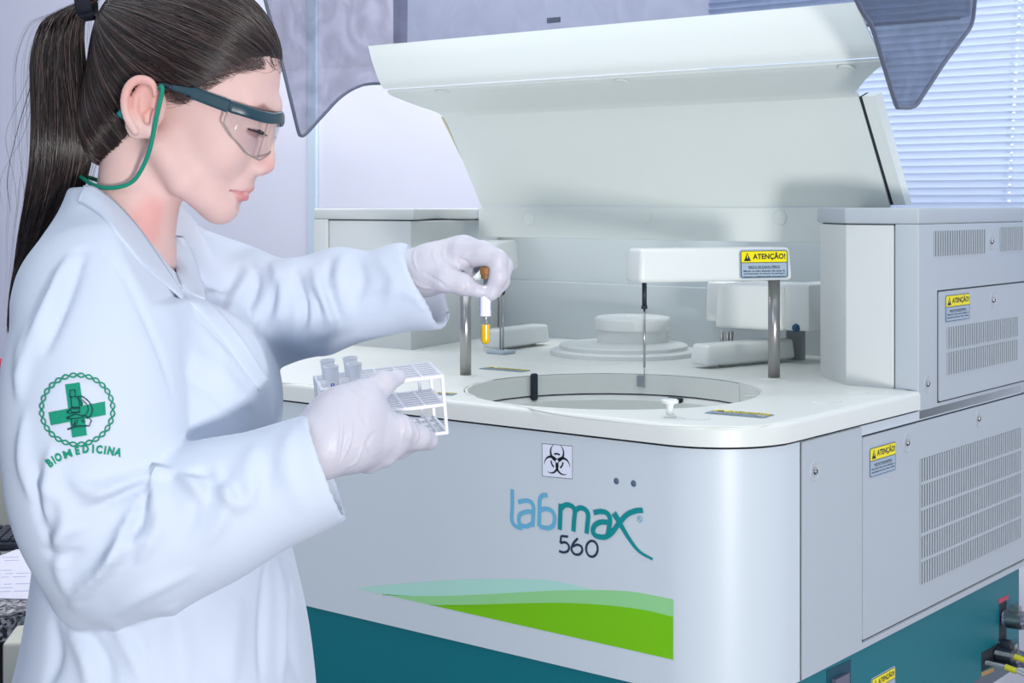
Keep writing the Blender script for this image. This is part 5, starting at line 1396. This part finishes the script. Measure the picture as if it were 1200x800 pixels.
glove('glove', hn, (a[0] - .01, 1.28, a[2] - .01), (b[0] + .01, 1.46, b[2] + .01),
      [([(395, 478), (400, 500), (396, 535), (392, 548)], 1.4, .9, 0), ([(409, 480), (412, 505), (405, 530), (396, 546)], 1.4, .9, 0), ([(402, 470), (405, 500), (400, 540)], 2, -.6, 0), ([(426, 520), (418, 540), (405, 548)], 1.5, .6, 0),
       ([(470, 488), (474, 500), (470, 520)], 1.3, .7, 0), ([(478, 492), (482, 506), (479, 518)], 1.3, .8, 0), ([(486, 497), (490, 508), (486, 522)], 1.3, .7, 0), ([(412, 455), (420, 462), (428, 470)], 1.4, .7, 0), ([(420, 448), (428, 458), (436, 462)], 1.4, .6, 0), ([(430, 460), (424, 480), (430, 500)], 4, -.8, 0), ([(440, 505), (430, 520), (436, 540)], 2, -.8, 0)], (1.2, 1.5), label='white glove around the rack')
a, b = nq(430, 370, 1.6), nq(610, 265, 1.65)
glove('glove', hf, (a[0] - .01, 1.50, a[2] - .01), (b[0] + .01, 1.68, b[2] + .01),
      [([(486, 292), (485, 305), (490, 318)], 1.3, .9, 0), ([(510, 288), (508, 300), (514, 312)], 1.3, .9, 0), ([(522, 284), (520, 300), (530, 318)], 1.6, .9, 0), ([(560, 290), (572, 286), (584, 294)], 1.4, .8, 0), ([(575, 300), (585, 296), (594, 302)], 1.4, .8, 0),
       ([(480, 325), (492, 335), (505, 338)], 1.5, .9, 0), ([(495, 318), (515, 330), (525, 338)], 1.5, -.9, 0), ([(540, 322), (548, 335), (546, 344)], 1.4, -.7, 0), ([(535, 300), (548, 308), (552, 318)], 2, -1, 0), ([(550, 292), (540, 305), (538, 320)], 1.4, .8, 0), ([(572, 320), (580, 318), (590, 322)], 1.3, .6, 0)], (1.4, 1.7), label='white glove pinching the tube')
print('gloves', time.time() - T0)

# ---------------------------------------------------------------- safety glasses and cord
GL = empty('safety_glasses', tuple(hp(280, 135, 0)), 0, label='clear safety glasses with dark teal frame worn by the person', cat='glasses')
def glink(bm, name, m, par=None, smooth=True, **k):
    fixn(bm); bmesh.ops.transform(bm, matrix=Matrix.Translation(-GL.location), verts=bm.verts[:]); me = bpy.data.meshes.new(name); bm.to_mesh(me); bm.free()
    if smooth:
        me.polygons.foreach_set('use_smooth', [True] * len(me.polygons)); 
    return tag(link_mesh(name, me, m, par or GL), **k)
FR = mat('frame_teal', srgb(34, 64, 76), .35); FRD = mat('frame_dark', srgb(24, 38, 50), .4)
def ahp(x, y, s): # apparent pixel at side offset s
    return Vector(nq(x, y, YM - s * UPX))
def bar(bm, pts, h0, th, mi=0):
    """vertical strip bar through points (Vector, half height)"""
    L = []
    for i, (p, h) in enumerate(pts):
        d = (pts[min(i + 1, len(pts) - 1)][0] - pts[max(i - 1, 0)][0]).normalized(); up = Vector((0, 0, 1)); up = (up - d * up.dot(d)).normalized(); sd = d.cross(up)
        L.append([p + up * h * a + sd * th * b for a, b in ((1, -.6), (1, .6), (.6, 1), (-.6, 1), (-1, .6), (-1, -.6), (-.6, -1), (.6, -1))])
    addloops(bm, L, True, True, mi)
for s in (1, -1):
    A = lambda x, y, q: (ahp(x, y, q) if s == 1 else Vector((ahp(x, y, q).x, 2 * YM - ahp(x, y, q).y, ahp(x, y, q).z)))
    bm = B(); bar(bm, [(A(200, 102, 79), .0022), (A(224, 108, 78), .0040), (A(226, 109, 78), .0058), (A(245, 116, 76), .0062), (A(268, 124.5, 73), .0064)], 0, .0016); glink(bm, 'temple_arm', FR, smooth=False)
    bm = B(); pts = [A(x, y, q) for x, y, q in spline([(202, 102.5, 79), (188, 100, 78), (172, 106, 77), (158, 118, 76), (146, 130, 75)], 4)]; tube(bm, pts, .0028, 8); glink(bm, 'temple_tip', FRD)
    bm = B(); pts = [A(x, y, q) for x, y, q in spline([(155, 122, 77), (146, 130, 77), (140, 136, 77)], 4)]; tube(bm, pts, .0040, 8); glink(bm, 'cord_sleeve', mat('cord_teal', srgb(0, 112, 116), .5))
# brow bar: arc from the near hinge round the front to the far hinge
arc = [(268, 124.5, 73), (290, 131, 66), (306, 136, 52), (318, 138.5, 34), (327, 138, 14), (330, 137, 0)]
arcm = [(x if s >= 0 else x, y, s) for x, y, s in arc]
def mirp(v): return Vector((v.x, 2 * YM - v.y, v.z))
near_arc = [ahp(*p) for p in spline(arc, 5)]; full_arc = near_arc + [mirp(p) for p in reversed(near_arc[:-1])]
bm = B(); bar(bm, [(p, .0056 if 0 < i < len(full_arc) - 1 else .005) for i, p in enumerate(full_arc)], 0, .0020); glink(bm, 'brow_bar', FR)
def clear(name):
    m = bpy.data.materials.new(name); m.use_nodes = True; nt = m.node_tree; nt.nodes.clear(); out = nt.nodes.new('ShaderNodeOutputMaterial')
    tr_ = nt.nodes.new('ShaderNodeBsdfTransparent'); tr_.inputs[0].default_value = (.93, .94, .95, 1); g = nt.nodes.new('ShaderNodeBsdfGlossy'); g.inputs['Roughness'].default_value = .04
    fr = nt.nodes.new('ShaderNodeFresnel'); fr.inputs[0].default_value = 1.45; mx = nt.nodes.new('ShaderNodeMixShader')
    fresnel_front(nt, fr, mx); nt.links.new(tr_.outputs[0], mx.inputs[1]); nt.links.new(g.outputs[0], mx.inputs[2]); nt.links.new(mx.outputs[0], out.inputs[0]); return m
LENS = clear('clear_lens')
drop = np.interp(np.linspace(0, 1, len(near_arc)), [0, .12, .35, .6, .85, 1], [.016, .026, .037, .041, .036, .030]); 
drop = np.concatenate([drop, drop[:-1][::-1]])
bm = B(); rows = []; edge = []
for p, d in zip(full_arc, drop):
    rows.append([bm.verts.new(p + Vector((-.30 * d * t - .0005, 0, -d * t))) for t in (0, .25, .5, .75, 1)]); edge.append(p + Vector((-.30 * d, 0, -d)))
quad_faces(bm, rows, False); bmesh.ops.solidify(bm, geom=bm.faces[:], thickness=.0018); LN = glink(bm, 'lens', LENS)
bm = B(); first = [full_arc[0] + Vector((-.3 * drop[0] * t, 0, -drop[0] * t)) for t in (0, .5, 1)]; last = [full_arc[-1] + Vector((-.3 * drop[0] * t, 0, -drop[0] * t)) for t in (1, .5, 0)]
tube(bm, first + edge[1:-1] + last, .0009, 6); glink(bm, 'lens_edge', mat('lens_rim', srgb(150, 140, 128), .3), LN)
bm = B(); i_ = int(len(near_arc) * .55); tube(bm, [near_arc[i_] + Vector((-.3 * drop[i_] * t, -.001, -drop[i_] * t)) for t in (0, .5, 1)], .0006, 6); glink(bm, 'lens_crease', mat('lens_rim', srgb(150, 140, 128), .3), LN)
cord = empty('glasses_cord', tuple(ahp(165, 200, 60)), 0, label='green retaining cord hanging from the glasses behind the ear', cat='cord')
for s, nm in ((1, 'cord_strand'), (-1, 'cord_strand')):
    pts = [ahp(x, y, q) for x, y, q in spline([(187, 104, 84), (189, 101, 90), (190, 108, 91), (184, 135, 91), (179, 160, 84), (174, 180, 76), (165, 200, 66), (155, 213, 60), (140, 219, 56), (122, 220, 50), (108, 216, 40), (96, 208, 20), (90, 206, 0)], 5)]
    if s < 0: pts = [mirp(p) for p in pts]
    bm = B(); tube(bm, pts, .0021, 8); fixn(bm); bmesh.ops.transform(bm, matrix=Matrix.Translation(-cord.location), verts=bm.verts[:]); build(nm, bm, mat('cord_green', srgb(0, 138, 112), .7, bump=.6, bscale=1200), cord, smooth=60)

# ---------------------------------------------------------------- tube rack with its cups
RO = np.array((-.1777, 1.4208, -.1735)); RR = np.array([[0.9728, -0.2187, -0.0765], [0.2121, 0.9734, -0.0864], [0.0933, 0.0679, 0.9933]]); RL, RWd, RHt = .1145, .072, .0547
rk = bpy.data.objects.new('test_tube_rack', None); COL.objects.link(rk); rk.empty_display_size = .03
MR = Matrix([list(RR[i]) + [0] for i in range(3)] + [[0, 0, 0, 1]]); rk.matrix_world = Matrix.Translation(Vector(RO) + Vector((0, 0, H))) @ MR @ Matrix.Translation((0, 0, -RHt))
tag(rk, 'white coated wire tube rack of three tiers held in the near hand', 'rack')
WIRE = mat('coated_wire', srgb(244, 244, 250), .35)
def rbm(): return B()
for z, nm in ((RHt, 'top_tier'), (RHt / 2, 'middle_tier'), (0, 'bottom_tier')):
    bm = B(); r = .0019
    for a, b in (((0, 0), (RL, 0)), ((RL, 0), (RL, RWd)), ((RL, RWd), (0, RWd)), ((0, RWd), (0, 0))):
        cyl(bm, (a[0], a[1], z), (b[0], b[1], z), r, n=8)
        bmesh.ops.create_icosphere(bm, subdivisions=1, radius=r * 1.05, matrix=Matrix.Translation((a[0], a[1], z)))
    if nm != 'bottom_tier':
        for i in range(1, 7): y = RWd * i / 7; cyl(bm, (0, y, z), (RL, y, z), .0015, n=6)
        for i in range(1, 6): x = RL * i / 6; cyl(bm, (x, 0, z + .001), (x, RWd, z + .001), .0013, n=6)
    else:
        for i in range(1, 14): x = RL * i / 14; cyl(bm, (x, 0, z), (x, RWd, z), .0012, n=6)
        for i in (1, 2): y = RWd * i / 3; cyl(bm, (0, y, z), (RL, y, z), .0012, n=6)
    fixn(bm); build(nm, bm, WIRE, rk, smooth=50)
for x in (0, RL):
    for y in (0, RWd): bm = B(); cyl(bm, (x, y, 0), (x, y, RHt), .0018, n=8); fixn(bm); build('rack_post', bm, WIRE, rk, smooth=50)
bm = B(); cyl(bm, (RL - .012, RWd, 0), (RL - .012, RWd, RHt), .0015, n=8); fixn(bm); build('rack_post', bm, WIRE, rk, smooth=50)
CUP = mat('cup_plastic', srgb(244, 247, 252), .35, trans=.0, alpha=.75)
MRW = rk.matrix_world
cups = [((.012, .016), 'front left'), ((.034, .016), 'front right'), ((.012, .052), 'back left'), ((.034, .052), 'back right')]
lab_c = {0: 'sample cup with a taped label in the front corner of the rack', 1: 'clear sample cup beside the thumb at the front of the rack', 2: 'sample cup in the back corner of the rack', 3: 'clear sample cup behind the others with a written rim'}
for i, ((x, y), w_) in enumerate(cups):
    o = bpy.data.objects.new('sample_cup', None); COL.objects.link(o); o.empty_display_size = .01; o.matrix_world = MRW @ Matrix.Translation((x, y, RHt - .022)); tag(o, lab_c[i], 'cup', 'sample cups in the wire rack')
    bm = B(); n = 24
    prof = [(.0045, 0), (.0062, .020), (.0068, .040), (.0076, .0402), (.0076, .0412), (.0064, .0412), (.0057, .020), (.0038, .001), (.0002, .001)]
    lathe(bm, (0, 0, 0), prof, n, cap=False); fixn(bm); build('cup_wall', bm, CUP, o, smooth=40)
    if i in (0, 1):
        bm = B(); d = Vector((-.1, -1, 0)).normalized(); s_ = Vector((1, -.1, 0)).normalized()
        prism(bm, rrect(.008, .008, .001, 3), lambda a, b, dd: d * (.0064 + dd) + s_ * a + Vector((0, 0, .024 + b)), 0, .0004); fixn(bm); lb = build('cup_label', bm, PAPER, o)
        bm = B(); text(bm, '8' if i == 0 else '5', -.002, .002, -.002, .002, lambda a, b, dd: d * (.0064 + dd) + s_ * a + Vector((0, 0, .024 + b)), .0006); build('pen_mark', bm, mat('pen_blue', srgb(60, 80, 190), .5), lb)

# ---------------------------------------------------------------- the tube in the far hand
TYT = 1.553; tp, bt = Q(568, 322, TYT), Q(569, 404, TYT); TL = (tp - bt).length; tr_ = 6.2 * TYT / F
tu = empty('blood_tube', tuple(bt), 0, label='clear labelled tube of yellow serum held by the gloved far hand', cat='tube')
zx = [(.0, 0)] 
def tl_(r, zs_, inner=False): return [(max(r * math.sin(a), .0001), r - r * math.cos(a)) for a in [i * math.pi / 2 / 6 for i in range(7)]]
GLASS = clear('tube_glass'); GLASS.node_tree.nodes['Fresnel'].inputs[0].default_value = 1.25
bm = B(); lathe(bm, (0, 0, 0), tl_(tr_, 0) + [(tr_, TL)], 28, cap=False); fixn(bm); build('tube_glass', bm, GLASS, tu, smooth=50)
SER = mat('yellow_serum', srgb(244, 190, 0), .15); bm = B(); rs = tr_ * .84; z0 = .0008
lathe(bm, (0, 0, z0), tl_(rs, 0) + [(rs, 23 * TYT / F), (rs * .9, 23 * TYT / F)], 24); fixn(bm); build('serum', bm, SER, tu, smooth=40)
bm = B(); z1, z2 = 34 * TYT / F, 69 * TYT / F
lathe(bm, (0, 0, 0), [(tr_ + .0001, z1), (tr_ + .0004, z1), (tr_ + .0004, z2), (tr_ + .0001, z2)], 28, cap=False); fixn(bm); lb = build('tube_label', bm, PAPER, tu, smooth=40)
bm = B(); random.seed(9)
for i in range(22):
    for a in (math.radians(-165), math.radians(-25)):
        z = z1 + .002 + i * (z2 - z1 - .003) / 22; x_, y_ = (tr_ + .0006) * math.cos(a), (tr_ + .0006) * math.sin(a)
        if random.random() < .75: box(bm, x_ - .0005, x_ + .0005, y_ - .0003, y_ + .0003, z, z + random.uniform(.0005, .001))
fixn(bm); build('label_print', bm, mat('pen_blue', srgb(60, 80, 190), .5), lb, kind='stuff')
BRN = mat('amber_stopper', srgb(140, 96, 48), .5)
bm = B(); lathe(bm, (0, 0, TL - .004), [(tr_ * .8, 0), (tr_ * .84, .004), (tr_ * 1.05, .0045), (tr_ * 1.1, .011), (tr_ * .9, .012)], 20); fixn(bm); build('stopper', bm, BRN, tu, smooth=40, label='amber brown stopper')
print('total', time.time() - T0)
